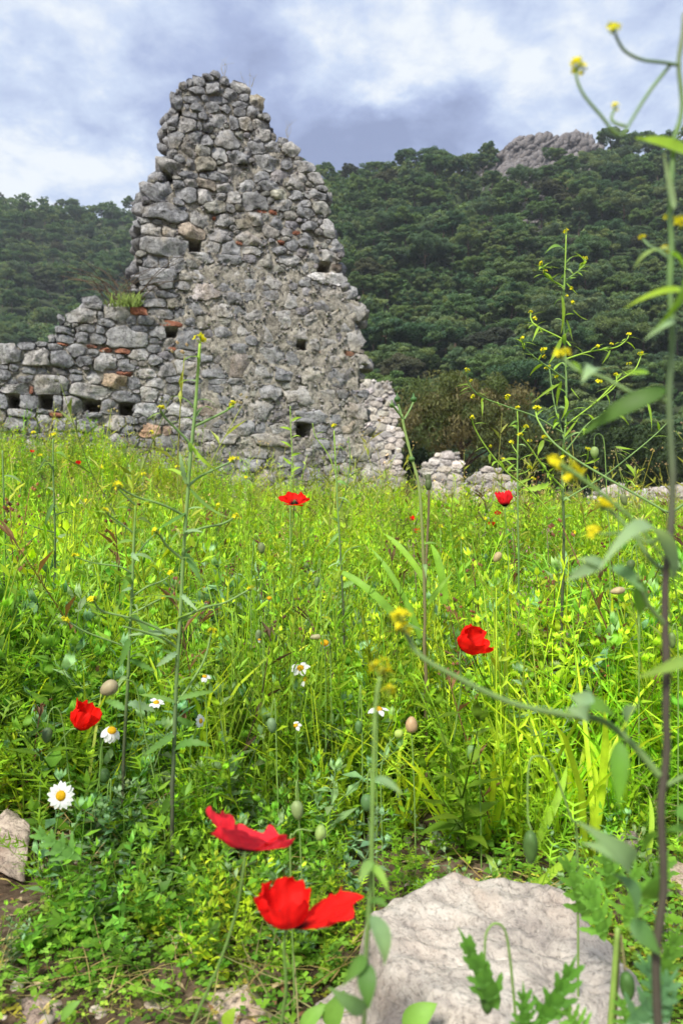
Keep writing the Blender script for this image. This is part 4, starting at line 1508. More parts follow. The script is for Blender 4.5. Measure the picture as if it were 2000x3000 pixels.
near_d = lambda X, Y: np.clip(0.25 + 1.1 * sstep(.95, 1.35, Y) + .5 * vnoise(np.stack([X * 4, Y * 4, 0 * X], 1), 5), .03, 1)
low_d = lambda X, Y: np.clip(.45 + .6 * vnoise(np.stack([X * 7, Y * 7, 0 * X], 1), 8), .05, 1)
clump = lambda X, Y: np.exp(-((X + .19) / .17) ** 2 - ((Y - 1.0) / .14) ** 2)
stuff('meadow_weeds', [
    scatter(1900, 1.5, 2.3, [(k, 1.0) for k in (49, 50, 51)] + [(k, 1.6) for k in (59, 60, 61)] + [(k, 1.2) for k in (45, 46, 47, 30, 31)] + [(19, 1.2), (20, 1.2), (37, .6), (38, .6), (39, .5), (43, .5), (44, .5)], 61, 1.0, 1, near_d),
    scatter(1050, 1.0, 1.5, [(k, 1.0) for k in (4, 5, 6)] + [(k, 1.3) for k in (7, 8, 9, 10)] + [(k, .8) for k in (0, 1, 2, 29, 30)] + [(19, 1.6), (20, 1.6), (37, 1), (38, 1.3), (39, 1), (43, .5), (44, .5)], 1, 1.0, 1, near_d),
    scatter(2700, 3.6, 5.2, [(k, 2.0) for k in (52, 53, 54, 55)] + [(k, 1.4) for k in (56, 57, 58)] + [(k, .4) for k in (59, 60)] + [(37, .5), (38, .5), (40, .4), (43, .4), (44, .4), (35, .3), (61, .6), (31, .5), (32, .5)], 62, 1.0, 1),
    scatter(2000, 2.3, 3.6, [(k, 2.0) for k in (45, 46, 47, 48)] + [(k, 1.4) for k in (49, 50, 51)] + [(k, .4) for k in (59, 60)] + [(k, .35) for k in (29, 31, 19, 26, 27)] + [(37, .5), (38, .5), (39, .4), (40, .4), (43, .4), (44, .4), (35, .3), (61, .6), (31, .5), (32, .5)], 2, 1.0, 1),
    scatter(6000, 5.2, 10.5, [(k, 2.0) for k in (52, 53, 54, 55)] + [(k, 1.0) for k in (56, 57, 58)] + [(k, .3) for k in (26, 27, 28)] + [(37, .8), (38, .6), (39, .5), (40, .6), (43, .35), (35, .3), (59, .5), (60, .5), (29, .2)], 3, 1.08, 1),
    scatter(1200, 10.5, 24, [(k, 1) for k in (52, 53, 56, 57, 26, 27, 35)], 4, 1.1, 1, lambda X, Y: (X > 0.3) * 1.0),
    scatter(1500, .82, 1.25, [(k, 1) for k in (7, 59, 60, 61, 16, 19, 29, 49, 59)], 5, .62, 1, clump),
    scatter(260, .76, .95, [(k, 1) for k in (45, 49, 59, 19, 16)], 63, .35, 1, lambda X, Y: ((X > -.12) & (X < .03)) * 1.0),
    scatter(600, .78, 1.0, [(k, 1) for k in (45, 46, 47, 19)], 6, .5, 1, lambda X, Y: np.exp(-((X + .13) / .06) ** 2 - ((Y - .86) / .07) ** 2)),
    scatter(420, .78, 1.1, [(k, 1) for k in (49, 50, 59, 29, 19)], 7, .4, 1, low_d),
    scatter(330, 2.5, 8.6, [(26, 1), (27, 1), (28, 1), (40, 1)], 8, 1.6, .8),
    scatter(280, 6.5, 9.2, [(37, 1), (38, 1), (40, 1), (26, 1), (52, .6), (43, .5)], 10, 1.45, 1, lambda X, Y: 1 - sstep(.2, .9, X)),
    scatter(900, 5.5, 13, [(35, 1), (36, 1), (26, .5)], 9, 1.15, .6, lambda X, Y: sstep(-.02, .1, X / Y - .02)),
], 'dense leafy green weeds filling the meadow', 'weeds')
stuff('meadow_grass', [
    scatter(900, 1.05, 2.4, [(11, 1), (12, 1), (13, 1), (14, .8), (15, .8)], 11, .9, 1, lambda X, Y: .35 + .65 * sstep(-.1, .35, X)),
    scatter(1500, 2.4, 5.5, [(11, 1), (12, 1), (13, 1), (14, .4)], 12, 1.0),
    scatter(1500, 5.5, 10.5, [(11, 1), (13, 1)], 13, 1.0),
    scatter(110, .68, 1.0, [(24, 1), (25, 1)], 15, .6, 1, lambda X, Y: (X < -.02) * 1.0),
    scatter(800, 1.0, 6.5, [(24, 1), (25, 1)], 14, 1.1, .6, lambda X, Y: np.clip(.25 + .9 * sstep(.1, -.4, X / Y), 0, 1)),
], 'long green grass blades and dry straw among the weeds', 'grass')
stuff('ground_leaves', [
    scatter(1500, .70, 1.3, [(21, .7), (22, .7), (23, .7), (41, 1), (42, 1), (19, .5), (16, .25), (17, .25)], 21, .75, 1, low_d),
    scatter(600, .66, 1.2, [(33, 1), (34, 1), (24, .25)], 22, .8, 1, low_d),
    scatter(1300, .76, 1.02, [(21, 1), (22, 1), (23, 1), (59, .6), (60, .6), (41, 1), (49, .5)], 25, .5, 1, lambda X, Y: sstep(-.40, -.32, X) * (X < .0) * 1.0),
    scatter(700, .66, .92, [(33, .7), (34, .7), (41, 1.2), (42, 1.2), (21, .6)], 24, .85, 1, lambda X, Y: np.clip(.45 + .25 * (X > -.28) + .6 * vnoise(np.stack([X * 9, Y * 9, 0 * X], 1), 18), .1, 1)),
    scatter(450, 1.2, 2.4, [(21, 1), (22, 1), (16, 1), (17, 1), (18, 1)], 23, 1.0, 1),
], 'low clover and yellowing leaves covering the soil', 'ground cover')

# pebbles and dead bits on the bare soil
pg = Geo()
r = np.random.default_rng(15)
for i in range(900):
    Y = r.uniform(.66, 1.3)
    X = r.uniform(-.55, .55) * Y
    s = min(abs(r.normal()) * .0035 + .0015, .009)
    c = np.array([.42, .36, .30]) * r.uniform(.5, 1.3)
    V, F, C = blob((X, Y, float(ground_z(X, Y)) + s * .2), (s * r.uniform(.8, 1.5), s, s * .7), 7, 5, c, rough=.35, seed=i)
    pg.add(V, F, C)
for i in range(700):
    Y = r.uniform(.66, 1.25)
    X = r.uniform(-.55, .55) * Y
    a = r.uniform(0, 6.28)
    L = r.uniform(.008, .035)
    p0 = np.array([X, Y, float(ground_z(X, Y)) + .006])
    pg.add(*leaf(p0, p0 + [math.cos(a) * L, math.sin(a) * L, r.uniform(-.1, .3) * L], r.uniform(.001, .007), (0, 0, 1), .1, 3, 'ell', .3,
                 np.array([(.40, .31, .18), (.24, .13, .07), (.50, .40, .15)][r.integers(3)]) * r.uniform(.6, 1.1)))
V, F, C = pg.arr()
M['litter'] = mat_plain('soil_litter', None, .9, .1, (70, .3))
o = link('soil_litter', mesh('soil_litter', V, F, C), mat=M['litter'])
tag(o, 'pebbles and dead leaves on the bare soil', 'litter', kind='stuff')


# ------------------------------------------------------------------ loose stones
def heap_rock(label, lobes, x0, x1, y0, y1, seed, step=.0035, mat='boulder', amp=.0055, name='boulder', cat='rock'):
    """broken rock as the highest of several flat-faced lobes; lobe = (cx, cy, rx, ry, top, tilt x, tilt y)"""
    xs, ys = np.arange(x0, x1, step), np.arange(y0, y1, step)
    A, B = np.meshgrid(xs, ys)
    p = np.stack([A.ravel(), B.ravel()], 1)
    h = np.full(len(p), -1.0)
    for cx, cy, rx, ry, top, tx, ty in lobes:
        d = p - [cx, cy]
        ang = np.arctan2(d[:, 1] / ry, d[:, 0] / rx)
        rr = np.hypot(d[:, 0] / rx, d[:, 1] / ry)
        edge = 1 + .14 * vnoise(np.stack([np.cos(ang) * 1.6, np.sin(ang) * 1.6, 0 * ang + seed], 1), seed) + .05 * vnoise(np.stack([np.cos(ang) * 5, np.sin(ang) * 5, 0 * ang + seed], 1), seed + 1)
        q = rr / edge
        plane = top + d[:, 0] * tx + d[:, 1] * ty
        side = np.where(q < .82, 1.0, 1 - ((np.clip(q, .82, 1.3) - .82) / .32) ** 2.2)
        h = np.maximum(h, (plane + .05) * side - .05)
    q3 = np.column_stack([p, 0 * p[:, 0]])
    n = amp * (fbm(q3 * 14, 5, seed, .6) + .5 * (1 - abs(vnoise(q3 * [26, 60, 1], seed + 4)) * 2))
    # a few strata steps
    h = h + n * np.clip((h + .05) / .06, 0, 1) + .003 * np.round(3 * vnoise(q3 * [7, 15, 1] + 3 + .15 * vnoise(q3 * 30, 2)[:, None], seed + 7))
    gz_ = ground_z(p[:, 0], p[:, 1])
    z = gz_ + h
    ny_, nx_ = A.shape
    keep = (h > -.045).reshape(ny_, nx_)
    cells_ = keep[:-1, :-1] | keep[1:, :-1] | keep[:-1, 1:] | keep[1:, 1:]
    idx = np.arange(len(p)).reshape(ny_, nx_)
    c = np.argwhere(cells_)
    a, b, d_, e = idx[c[:, 0], c[:, 1]], idx[c[:, 0], c[:, 1] + 1], idx[c[:, 0] + 1, c[:, 1] + 1], idx[c[:, 0] + 1, c[:, 1]]
    F = np.concatenate([np.stack([a, b, d_], 1), np.stack([a, d_, e], 1)])
    used = np.unique(F)
    rm = np.zeros(len(p), int)
    rm[used] = np.arange(len(used))
    V = np.column_stack([p, z])[used]
    o = build(name, (V, rm[F], np.ones((len(V), 3))), M[mat])
    return tag(o, label, cat)


heap_rock('large cream limestone boulder at the bottom right, below the poppies',
          [(.15, .72, .13, .13, .082, -.10, .12), (.20, .73, .08, .10, .055, -.28, .10), (.03, .70, .062, .065, .028, -.05, .1), (.105, .755, .085, .075, .084, .02, .05), (.15, .63, .14, .1, .045, 0, .2), (.19, .68, .07, .05, .07, -.1, .3)],
          -.12, .45, .5, .92, 3)


def field_rock(label, px, py, Y, size, seed, col=(1, 1, 1), name='field_stone'):
    r = np.random.default_rng(seed)
    c = P(px, py, Y)
    V, F, C = blob((0, 0, 0), (1, 1, 1), 28, 18, col, rough=.22, seed=seed)
    for _ in range(7):
        n_ = unit(r.normal(size=3))
        e = V @ n_ - r.uniform(.45, .8)
        V = V - np.where(e > 0, e * .9, 0)[:, None] * n_
    V = V * np.array(size)
    V = V + .012 * np.array(size).mean() * 4 * fbm(V / np.array(size).mean() * 4 + seed, 3, seed)[:, None] * V / (np.linalg.norm(V, axis=1)[:, None] + 1e-6)
    o = build(name, (V + c, F, C), M['field_stone'])
    return tag(o, label, 'stone')


field_rock('rough pinkish brown stone in the bottom left corner', 105, 2985, .74, (.036, .03, .022), 21, (.82, .74, .70))
field_rock('smooth cream stone at the bottom edge left of the boulder', 690, 2990, .73, (.045, .035, .028), 22, (1.15, 1.1, 1.0))
field_rock('pale stone at the left edge above a dark hollow', 15, 2490, 1.02, (.055, .05, .048), 23, (1.1, 1.08, 1.04))
field_rock('pale angular stone on the soil at the bottom, left of the smooth cream stone', 470, 2970, .74, (.022, .02, .014), 29, (1.1, 1.06, 1.0))
field_rock('pale stone half buried below the stone at the left edge', 60, 2760, .88, (.03, .022, .014), 30, (1.05, 1.0, .95))
field_rock('flat grey chip on the soil near the bottom left', 170, 2860, .82, (.028, .02, .008), 24, (.95, .95, .97))
field_rock('small pale stone behind the boulder, beside the dark mustard stem', 1830, 2470, 1.03, (.03, .025, .018), 25)
field_rock('pale stone at the right edge behind the dark mustard stem', 1995, 2590, .95, (.03, .03, .022), 26, (1.1, 1.05, 1.0))
field_rock('pale stone at the right edge, lower than its neighbour', 1965, 2770, .84, (.034, .03, .02), 27, (1.1, 1.08, 1.05))
field_rock('small grey pebble on the soil right of the flat chip', 330, 2890, .80, (.016, .014, .009), 28, (.85, .85, .85))

# ------------------------------------------------------------------ poppies
RED = np.array((0.86, 0.014, 0.008))


def frame_of(axis):
    z = unit(axis)
    t_ = np.array([0, 1.0, 0]) if abs(z[1]) < .9 else np.array([1.0, 0, 0])
    x = unit(np.cross(t_, z))
    return np.stack([x, np.cross(z, x), z], 1)


def petal_geo(L, az_, th0, th1, half, seed, crinkle=.06, col=RED, nu=27, nv=16, off=0.0, blotch=True, pink=0.0):
    r = np.random.default_rng(seed)
    u = np.linspace(-1, 1, nu)
    v = np.linspace(0, 1, nv)
    V = np.zeros((nv, nu, 3))
    wob_ = r.normal(size=4)
    for j, uu in enumerate(u):
        vm = 1 - .22 * abs(uu) ** 3.0 + .07 * math.sin(uu * 5 + wob_[0] * 3) + .045 * math.sin(uu * 13 + wob_[1] * 5)
        rad, z = .0035, 0.0
        prev = 0
        for i, vv in enumerate(v):
            s = vv * vm
            dth = math.radians(th0 + (th1 - th0) * s ** .8 + 9 * math.sin(uu * 3 + wob_[2] * 3) * s + 14 * math.sin(uu * 8 + wob_[3]) * s ** 3)
            ds = (s - prev) * L
            prev = s
            rad += math.cos(dth) * ds
            z += math.sin(dth) * ds
            ph = az_ + uu * half
            rr = rad * (1 + off) + L * crinkle * .35 * math.sin(uu * 17 + wob_[1] * 9 + s * 3) * s * s
            V[i, j] = (math.cos(ph) * rr, math.sin(ph) * rr, z)
    uv = np.stack([np.tile(u, nv) * 3.2 + seed, np.repeat(v, nu) * 4.0, np.zeros(nu * nv)], 1)
    amp_ = L * .075 * np.repeat(v, nu) ** 1.2
    V = V.reshape(-1, 3) + np.stack([vnoise(uv, 1) * amp_, vnoise(uv, 2) * amp_, vnoise(uv * 1.6, 3) * amp_ * .8], 1)
    ii_ = (np.arange(nv - 1)[:, None] * nu + np.arange(nu - 1)[None]).ravel()
    F = np.concatenate([np.stack([ii_, ii_ + 1, ii_ + 1 + nu], 1), np.stack([ii_, ii_ + 1 + nu, ii_ + nu], 1)])
    f = np.repeat(v, nu)
    C = np.tile(np.asarray(col, float), (nv * nu, 1)) * (1 + .10 * vnoise(np.stack([np.tile(u, nv) * 5, f * 1.5, 0 * f + seed], 1), seed) + .16 * vnoise(np.stack([np.tile(u, nv) * 15, f * .8, 0 * f + seed], 1), seed + 1))[:, None]
    C = C * (1 - pink) + pink * np.array([.98, .07, .13])
    if blotch:
        d = sstep(.30, .16, f)
        C = C * (1 - d[:, None]) + np.array([.012, .006, .008]) * d[:, None]
    return V.reshape(-1, 3), F, C


def poppy(label, px, py, Y, L, axis, petals, stem_px, seed, pink=0.0, stem_r=.0011, detail=True, group=None, root_to_ground=True):
    c = P(px, py, Y)
    R_ = frame_of(axis)
    sp = [c] + [P(x, y, Y + dy) for x, y, dy in stem_px]
    last = sp[-1]
    gz_ = float(ground_z(last[0], last[1]))
    if root_to_ground and last[2] > gz_ + .01:
        sp.append(np.array([last[0] + .01, last[1] + .01, gz_]))
    base = sp[-1]
    root = thing('poppy', base, label, 'poppy', group)
    build('stem', tube(cr(sp[::-1], 22), [stem_r * 1.2, stem_r], 6, (.17, .30, .07)), M['stem'], root, smooth=True)
    for k, (a, t0, t1, half, sc) in enumerate(petals):
        V, F, C = petal_geo(L * sc, math.radians(a), t0, t1, math.radians(half), seed * 10 + k, off=.05 * (k % 2), pink=pink,
                            nu=27 if detail else 9, nv=16 if detail else 7)
        build('petal', (V @ R_.T + c, F, C), M['petal'], root)
    ctr = Geo()
    ctr.add(*blob(c + R_[:, 2] * L * .16, (L * .11, L * .11, L * .17), 10, 7, (.10, .14, .05), R_[:, 2]))
    o_ = build('seed_capsule', ctr, M['stem'], root)
    if detail:
        st = Geo()
        r = np.random.default_rng(seed)
        for i in range(34):
            a = r.uniform(0, 6.28)
            e = r.uniform(.5, 1.15)
            d = R_ @ np.array([math.cos(a) * math.cos(e), math.sin(a) * math.cos(e), math.sin(e)])
            ln = L * r.uniform(.24, .36)
            s0 = c + R_[:, 2] * L * .03
            st.add(*tube(np.array([s0, s0 + d * ln]), [.00025, .0002], 3, (.015, .008, .012)))
            st.add(*blob(s0 + d * ln, L * .018, 5, 4, (.02, .012, .02)))
        build('stamens', st, M['stem'], root)
    return root


poppy('pink red poppy seen from outside, left one of the two at the bottom', 718, 2496, .55, .0335, (.10, .46, .82),
      [(265, 8, 30, 62, 1.0), (178, 25, 62, 55, 1.12), (5, 14, 24, 58, 1.0), (90, 20, 50, 60, .95)],
      [(712, 2560, .0), (690, 2680, .005), (640, 2830, .01), (560, 3010, .02), (520, 3120, .03)], 1, .45)
poppy('wide open red poppy with a dark slit of a centre, in front of the boulder', 840, 2715, .52, .0315, (-.05, .14, 1.0),
      [(268, 0, 92, 70, .95), (88, 12, 98, 72, 1.02), (172, 5, 98, 62, 1.05), (6, -2, 34, 44, 1.45)],
      [(832, 2780, .005), (838, 2900, .01), (825, 3060, .02)], 2, .05)
poppy('squarish cupped red poppy with a bent stem, above the big daisy on the left', 232, 2136, 1.02, .037, (.42, -.12, .85),
      [(0, 20, 92, 68, .95), (90, 25, 95, 65, 1.0), (180, 22, 98, 66, 1.0), (270, 25, 95, 68, .95)],
      [(205, 2140, .0), (165, 2190, .01), (128, 2235, .02), (118, 2330, .02), (118, 2420, .03)], 3, .0, .0013)
poppy('tilted red poppy cup facing right above the grass, right of the brown stalk', 1352, 1902, 1.06, .041, (.52, -.35, .62),
      [(0, 18, 80, 62, 1.05), (90, 22, 92, 66, 1.0), (180, 24, 92, 64, .95), (270, 18, 84, 64, 1.1)],
      [(1345, 1935, .0), (1350, 2010, .01), (1335, 2120, .02), (1320, 2250, .03)], 4, .0, .0014)
poppy('upright red poppy cup in front of the low wall fragment', 1478, 1484, 1.9, .043, (.02, .12, 1.0),
      [(0, 30, 96, 62, .95), (90, 28, 92, 66, 1.05), (180, 34, 84, 60, 1.0), (270, 30, 96, 62, 1.0)],
      [(1481, 1540, .0), (1488, 1650, .02), (1500, 1780, .04)], 5, .25, .0013)
poppy('open red poppy with a black centre below the tall ruin', 862, 1478, 1.75, .037, (.08, -.30, .92),
      [(0, 12, 35, 62, 1.0), (90, 20, 55, 66, .9), (180, 12, 30, 60, 1.0), (270, 10, 20, 62, .8)],
      [(860, 1510, .0), (852, 1600, .02), (856, 1720, .04), (862, 1800, .05)], 6, .0, .0014)
poppy('small bright red poppy far left in the grass below the low wall', 230, 1362, 5.0, .030, (.1, -.35, .9),
      [(0, 25, 85, 62, 1.0), (90, 25, 80, 64, 1.0), (180, 25, 85, 62, 1.0), (270, 25, 80, 62, 1.0)], [(231, 1395, .02)], 7, .05, .0012, False)
for i, (x, y, Yp, lab) in enumerate([(1438, 1541, 3.6, 'tiny dark centred red poppy below the upright poppy'), (1457, 1508, 4.0, 'tiny orange red poppy just under the upright poppy'),
                                     (1207, 1523, 3.8, 'tiny folded red poppy beside the brown stalks'), (1219, 1560, 3.6, 'tiny red poppy below another beside the brown stalks'),
                                     (95, 1325, 6.0, 'tiny dark red poppy at the foot of the low wall')]):
    poppy(lab, x, y, Yp, .021, (.1 * (i - 2), -.5, .8), [(a, 20, 60, 60, 1.0) for a in (0, 90, 180, 270)], [(x + 2, y + 25, .02)], 20 + i, .0, .0011, False)


# ------------------------------------------------------------------ nodding poppy buds
def bud(label, path, Y, bx, by, bw, bh, col=(.16, .24, .09), axis=None, dy=.0, stem_r=.0009, group=None, scol=(.20, .33, .08)):
    """path: stem pixels from the bud to the foot"""
    Y = Y * .9 if 1.05 < Y < 1.7 else Y
    pts = [P(x, y, Y + dy * i / max(1, len(path) - 1)) for i, (x, y) in enumerate(path)]
    last = pts[-1]
    gz_ = float(ground_z(last[0], last[1]))
    if last[2] > gz_ + .01 and path[-1][1] < 2980:
        pts.append(np.array([last[0] + .004, last[1] + .01, gz_]))
    root = thing('poppy_bud', pts[-1], label, 'poppy bud', group)
    build('stem', tube(cr(pts[::-1], 24), [stem_r * 1.15, stem_r * .85], 6, scol), M['stem'], root)
    c = P(bx, by, Y)
    ax = unit(c - pts[0]) if axis is None else unit(axis)
    k_ = Y / FPX / 2
    g = Geo()
    V, F, C = blob((0, 0, 0), (1, 1, 1), 14, 11, col)
    V = V * np.array([1, 1, 1.0])
    tap = 1 - .16 * V[:, 2] + .05 * np.abs(np.sin(np.arctan2(V[:, 1], V[:, 0])))
    V = np.column_stack([V[:, 0] * tap * bw * k_, V[:, 1] * tap * bw * k_, V[:, 2] * bh * k_])
    C = C * (1 + .25 * vnoise(V * 400, 3))[:, None]
    R_ = frame_of(ax)
    g.add(V @ R_.T + c, F, C)
    b = build('bud', g, M['stem'], root)
    # bristles
    if bw > 26:
        h = Geo()
        r = np.random.default_rng(int(bx))
        for i in range(60):
            d = unit(r.normal(size=3))
            p = (d * [bw * k_, bw * k_, bh * k_]) @ R_.T + c
            nrm = unit((d / [bw, bw, bh]) @ R_.T)
            h.add(*tube(np.array([p, p + nrm * .0022 + [0, 0, -.0003]]), [.00013, .00004], 3, np.array(col) * 1.7))
        build('bristles', h, M['stem'], b)


bud('hairy beige poppy bud on an arched stem above the squarish poppy', [(343, 2005), (365, 1992), (390, 1998), (404, 2030), (420, 2130), (450, 2270), (480, 2420)], .95, 320, 2016, 44, 56, (.34, .29, .17), (-.75, 0, -.45), .03)
bud('dark green nodding bud at the left edge beside the squarish poppy', [(140, 2128), (145, 2090), (162, 2072), (180, 2095), (192, 2170), (205, 2290), (228, 2400)], 1.0, 139, 2154, 30, 46, (.11, .17, .07), None, .02)
bud('dark green bud hanging between the drooping daisy and the big daisy', [(300, 2240), (300, 2190), (296, 2160), (292, 2330), (290, 2400)], 1.04, 306, 2272, 32, 42, (.10, .19, .06))
bud('dark narrow bud just right of the big daisy', [(315, 2345), (318, 2300), (326, 2290), (322, 2420)], 1.0, 309, 2372, 24, 46, (.09, .18, .05))
bud('brown egg shaped bud standing upright left of the dark leaf stalk', [(1205, 2150), (1208, 2200), (1212, 2290)], 1.1, 1205, 2123, 36, 48, (.44, .30, .16), (0, 0, 1))
bud('pale green round bud leaning beside the brown upright bud', [(1155, 2160), (1138, 2180), (1120, 2230), (1115, 2300)], 1.1, 1168, 2150, 26, 28, (.36, .48, .10), (.8, 0, .5))
bud('green nodding bud right of the brown upright bud', [(1380, 2185), (1384, 2150), (1392, 2140), (1400, 2180), (1405, 2300)], 1.1, 1380, 2206, 32, 46, (.15, .27, .08))
bud('green bud hanging behind the blurred mustard stem', [(1050, 2110), (1052, 2050), (1056, 2010), (1060, 2150), (1062, 2300)], 1.15, 1050, 2132, 22, 42, (.10, .20, .06))
bud('green oval bud standing above the left of the two bottom poppies', [(868, 2350), (868, 2300), (872, 2292), (876, 2400), (880, 2480)], .8, 871, 2374, 36, 56, (.24, .32, .12), None, .02)
bud('round pale bud beside the petal tip of the pink red poppy', [(915, 2435), (880, 2430), (860, 2445), (850, 2500)], .72, 940, 2440, 44, 34, (.28, .40, .11), (.95, 0, -.2))
bud('grey green bud in the clump left of the small yellow leaf', [(793, 2098), (800, 2060), (806, 2058), (810, 2200)], 1.12, 796, 2125, 28, 44, (.17, .27, .13))
bud('dark green bud low on the blurred mustard stem', [(1075, 2320), (1078, 2270), (1085, 2262), (1090, 2400)], .82, 1074, 2352, 36, 50, (.09, .19, .06))
bud('big dark green bud hanging from a long arched stem above the boulder', [(1556, 2432), (1545, 2390), (1548, 2240), (1575, 2215), (1610, 2235), (1645, 2320), (1672, 2400), (1690, 2480)], .62, 1553, 2482, 42, 98, (.075, .15, .035), (0, 0, -1), .03)
bud('hairy dark bud hanging from a hairpin stem in front of the boulder', [(1422, 2878), (1419, 2790), (1425, 2730), (1450, 2705), (1478, 2725), (1492, 2800), (1502, 2900), (1512, 3020), (1520, 3200)], .5, 1426, 2925, 44, 92, (.07, .16, .03), (0, 0, -1), .01)
bud('dark green bud hanging low between the pale stems at the bottom right', [(1830, 2842), (1822, 2780), (1815, 2740), (1808, 2860), (1800, 3010), (1795, 3150)], .5, 1836, 2890, 42, 86, (.07, .16, .035), (0.05, 0, -1), .01, scol=(.30, .26, .12))
bud('small olive bud nodding below the middle of the wall', [(764, 1585), (752, 1570), (746, 1572), (740, 1640), (735, 1760)], 1.5, 766, 1606, 22, 34, (.22, .27, .11))
bud('small dark bud nodding left of the centre of the meadow', [(930, 1688), (932, 1650), (936, 1640), (938, 1700), (940, 1800)], 1.45, 928, 1706, 16, 34, (.14, .22, .08))
bud('brown striped bud lying level at the right, under the large pale leaf', [(1832, 1726), (1850, 1726), (1862, 1745), (1868, 1820), (1870, 1900)], 1.2, 1808, 1731, 22, 44, (.42, .34, .18), (-1, 0, -.18))
bud('dark olive bud behind the large pale leaf at the right', [(1848, 1636), (1852, 1610), (1860, 1600), (1868, 1680), (1872, 1800)], 1.3, 1846, 1655, 24, 32, (.10, .16, .05))
bud('olive bud close to the dark mustard stem at the right edge', [(1966, 1850), (1972, 1830), (1980, 1840), (1985, 1960)], 1.1, 1967, 1876, 22, 48, (.14, .22, .06))
bud('green bud nodding from a tall hooked stem inside the big mustard', [(1739, 1306), (1740, 1280), (1752, 1271), (1766, 1285), (1772, 1350), (1778, 1500), (1785, 1620)], 1.5, 1740, 1326, 24, 36, (.24, .34, .11))
bud('olive bud in front of the pale tumbled stones', [(1822, 1446), (1815, 1425), (1812, 1422), (1810, 1560)], 1.6, 1826, 1464, 20, 36, (.24, .28, .12))
bud('withered brown bud bent over below the upright poppy', [(1466, 1618), (1478, 1604), (1486, 1610), (1488, 1700)], 1.6, 1456, 1632, 22, 34, (.42, .33, .17), (-.5, 0, -.8))
bud('grey bud pair, left one, low in the middle of the meadow', [(758, 1842), (760, 1815), (766, 1812), (770, 1900)], 1.35, 757, 1862, 18, 36, (.16, .22, .10))
bud('grey bud pair, right one, low in the middle of the meadow', [(805, 1850), (808, 1825), (814, 1822), (818, 1900)], 1.35, 806, 1868, 14, 30, (.18, .24, .12))
bud('beige bud lying level above the little yellow button flower', [(935, 1868), (950, 1862), (962, 1870), (968, 1940)], 1.25, 925, 1866, 16, 34, (.36, .34, .18), (-1, 0, -.1))


# ------------------------------------------------------------------ daisies
def daisy(label, px, py, Y, d_px, axis, foot, n=13, seed=0, petal_drop=0.0, only=None, disc=.36, petal_w=.30):
    Y = Y * .86 if 1.1 < Y < 1.7 else Y
    c = P(px, py, Y)
    R_ = frame_of(axis)
    k_ = d_px * Y / FPX / 2
    f = [P(x, y, Y + .01 * (i + 1)) for i, (x, y) in enumerate(foot)]
    b = f[-1]
    gz_ = float(ground_z(b[0], b[1]))
    if b[2] > gz_ + .01:
        f.append(np.array([b[0], b[1] + .01, gz_]))
    root = thing('daisy', f[-1], label, 'daisy')
    build('stem', tube(cr(([c - R_[:, 2] * k_ * .1] + f)[::-1], 16), [.0011, .0009], 5, (.20, .36, .07)), M['stem'], root)
    V, F, C = blob((0, 0, 0), (k_ * disc, k_ * disc, k_ * disc * .62), 14, 9, (.78, .50, .02))
    C = C * (1 + .3 * vnoise(V * 900, 2))[:, None]
    build('disc', (V @ R_.T + c, F, C), M['petal'], root)
    r = np.random.default_rng(seed)
    for i in range(n):
        if only is not None and i not in only:
            continue
        a = i / n * 2 * np.pi + r.normal() * .06
        dr = petal_drop + r.normal() * .10
        d0 = np.array([math.cos(a), math.sin(a), 0])
        e = d0 * k_ * r.uniform(.93, 1.05) * math.cos(dr) - np.array([0, 0, 1]) * k_ * math.sin(dr)
        V, F, C = leaf(d0 * k_ * disc * .8, e, k_ * petal_w * 2 * r.uniform(.9, 1.1), (0, 0, 1), .05, 6, 'ell', .12, (.86, .87, .88))
        build('petal', (V @ R_.T + c, F, C), M['petal'], root)


daisy('large white daisy facing the camera at the lower left', 179, 2331, .95, 84, (.02, -.95, .25), [(170, 2400), (160, 2480)], 15, 1, .08, petal_w=.21)
daisy('drooping white daisy touching the squarish poppy', 328, 2140, .98, 74, (.35, -.45, .82), [(300, 2180), (292, 2280), (268, 2420)], 11, 2, .75)
daisy('white daisy with few petals left of the small green spike in the middle', 880, 1957, 1.35, 58, (0, -.62, .78), [(880, 2020), (882, 2120)], 11, 3, .2, {0, 2, 3, 5, 6, 7, 9, 10})
daisy('half bare white daisy just below the daisy in the middle', 893, 1990, 1.35, 46, (-.5, -.3, .75), [(895, 2040), (898, 2130)], 11, 4, .4, {4, 5, 6, 7})
daisy('side view white daisy behind the blurred mustard flowers', 1108, 2077, 1.15, 66, (.05, -.15, .98), [(1106, 2120), (1104, 2240)], 11, 5, .25, {0, 1, 5, 6, 7, 9})
daisy('white daisy seen side on right of the tall left mustard stem', 588, 2112, 1.15, 44, (.85, -.4, .1), [(570, 2150), (556, 2240)], 12, 6, .15)
daisy('pair of white petals showing left of the tall mustard stem', 458, 2058, 1.2, 50, (.1, -.35, .9), [(455, 2100), (450, 2200)], 12, 7, .1, {0, 1, 2, 4, 5, 8, 9, 10})
daisy('white daisy half hidden by a leaf right of the tall left mustard stem', 600, 1981, 1.25, 40, (.2, -.4, .8), [(602, 2020), (606, 2120)], 11, 8, .3, {0, 1, 2, 8, 9})
daisy('small daisy with a white petal low beside the green spike', 866, 2125, 1.2, 38, (-.2, -.5, .8), [(868, 2160), (872, 2240)], 11, 9, .3, {0, 2, 3, 9})
daisy('tiny white daisy with a yellow disc right of the left mustard stems', 372, 1852, 1.9, 26, (0, -.4, .9), [(373, 1880)], 11, 10, .5)
daisy('fading daisy with drooping white petals left of the centre', 605, 1763, 1.8, 24, (0, -.2, .97), [(612, 1850)], 11, 11, 1.2)
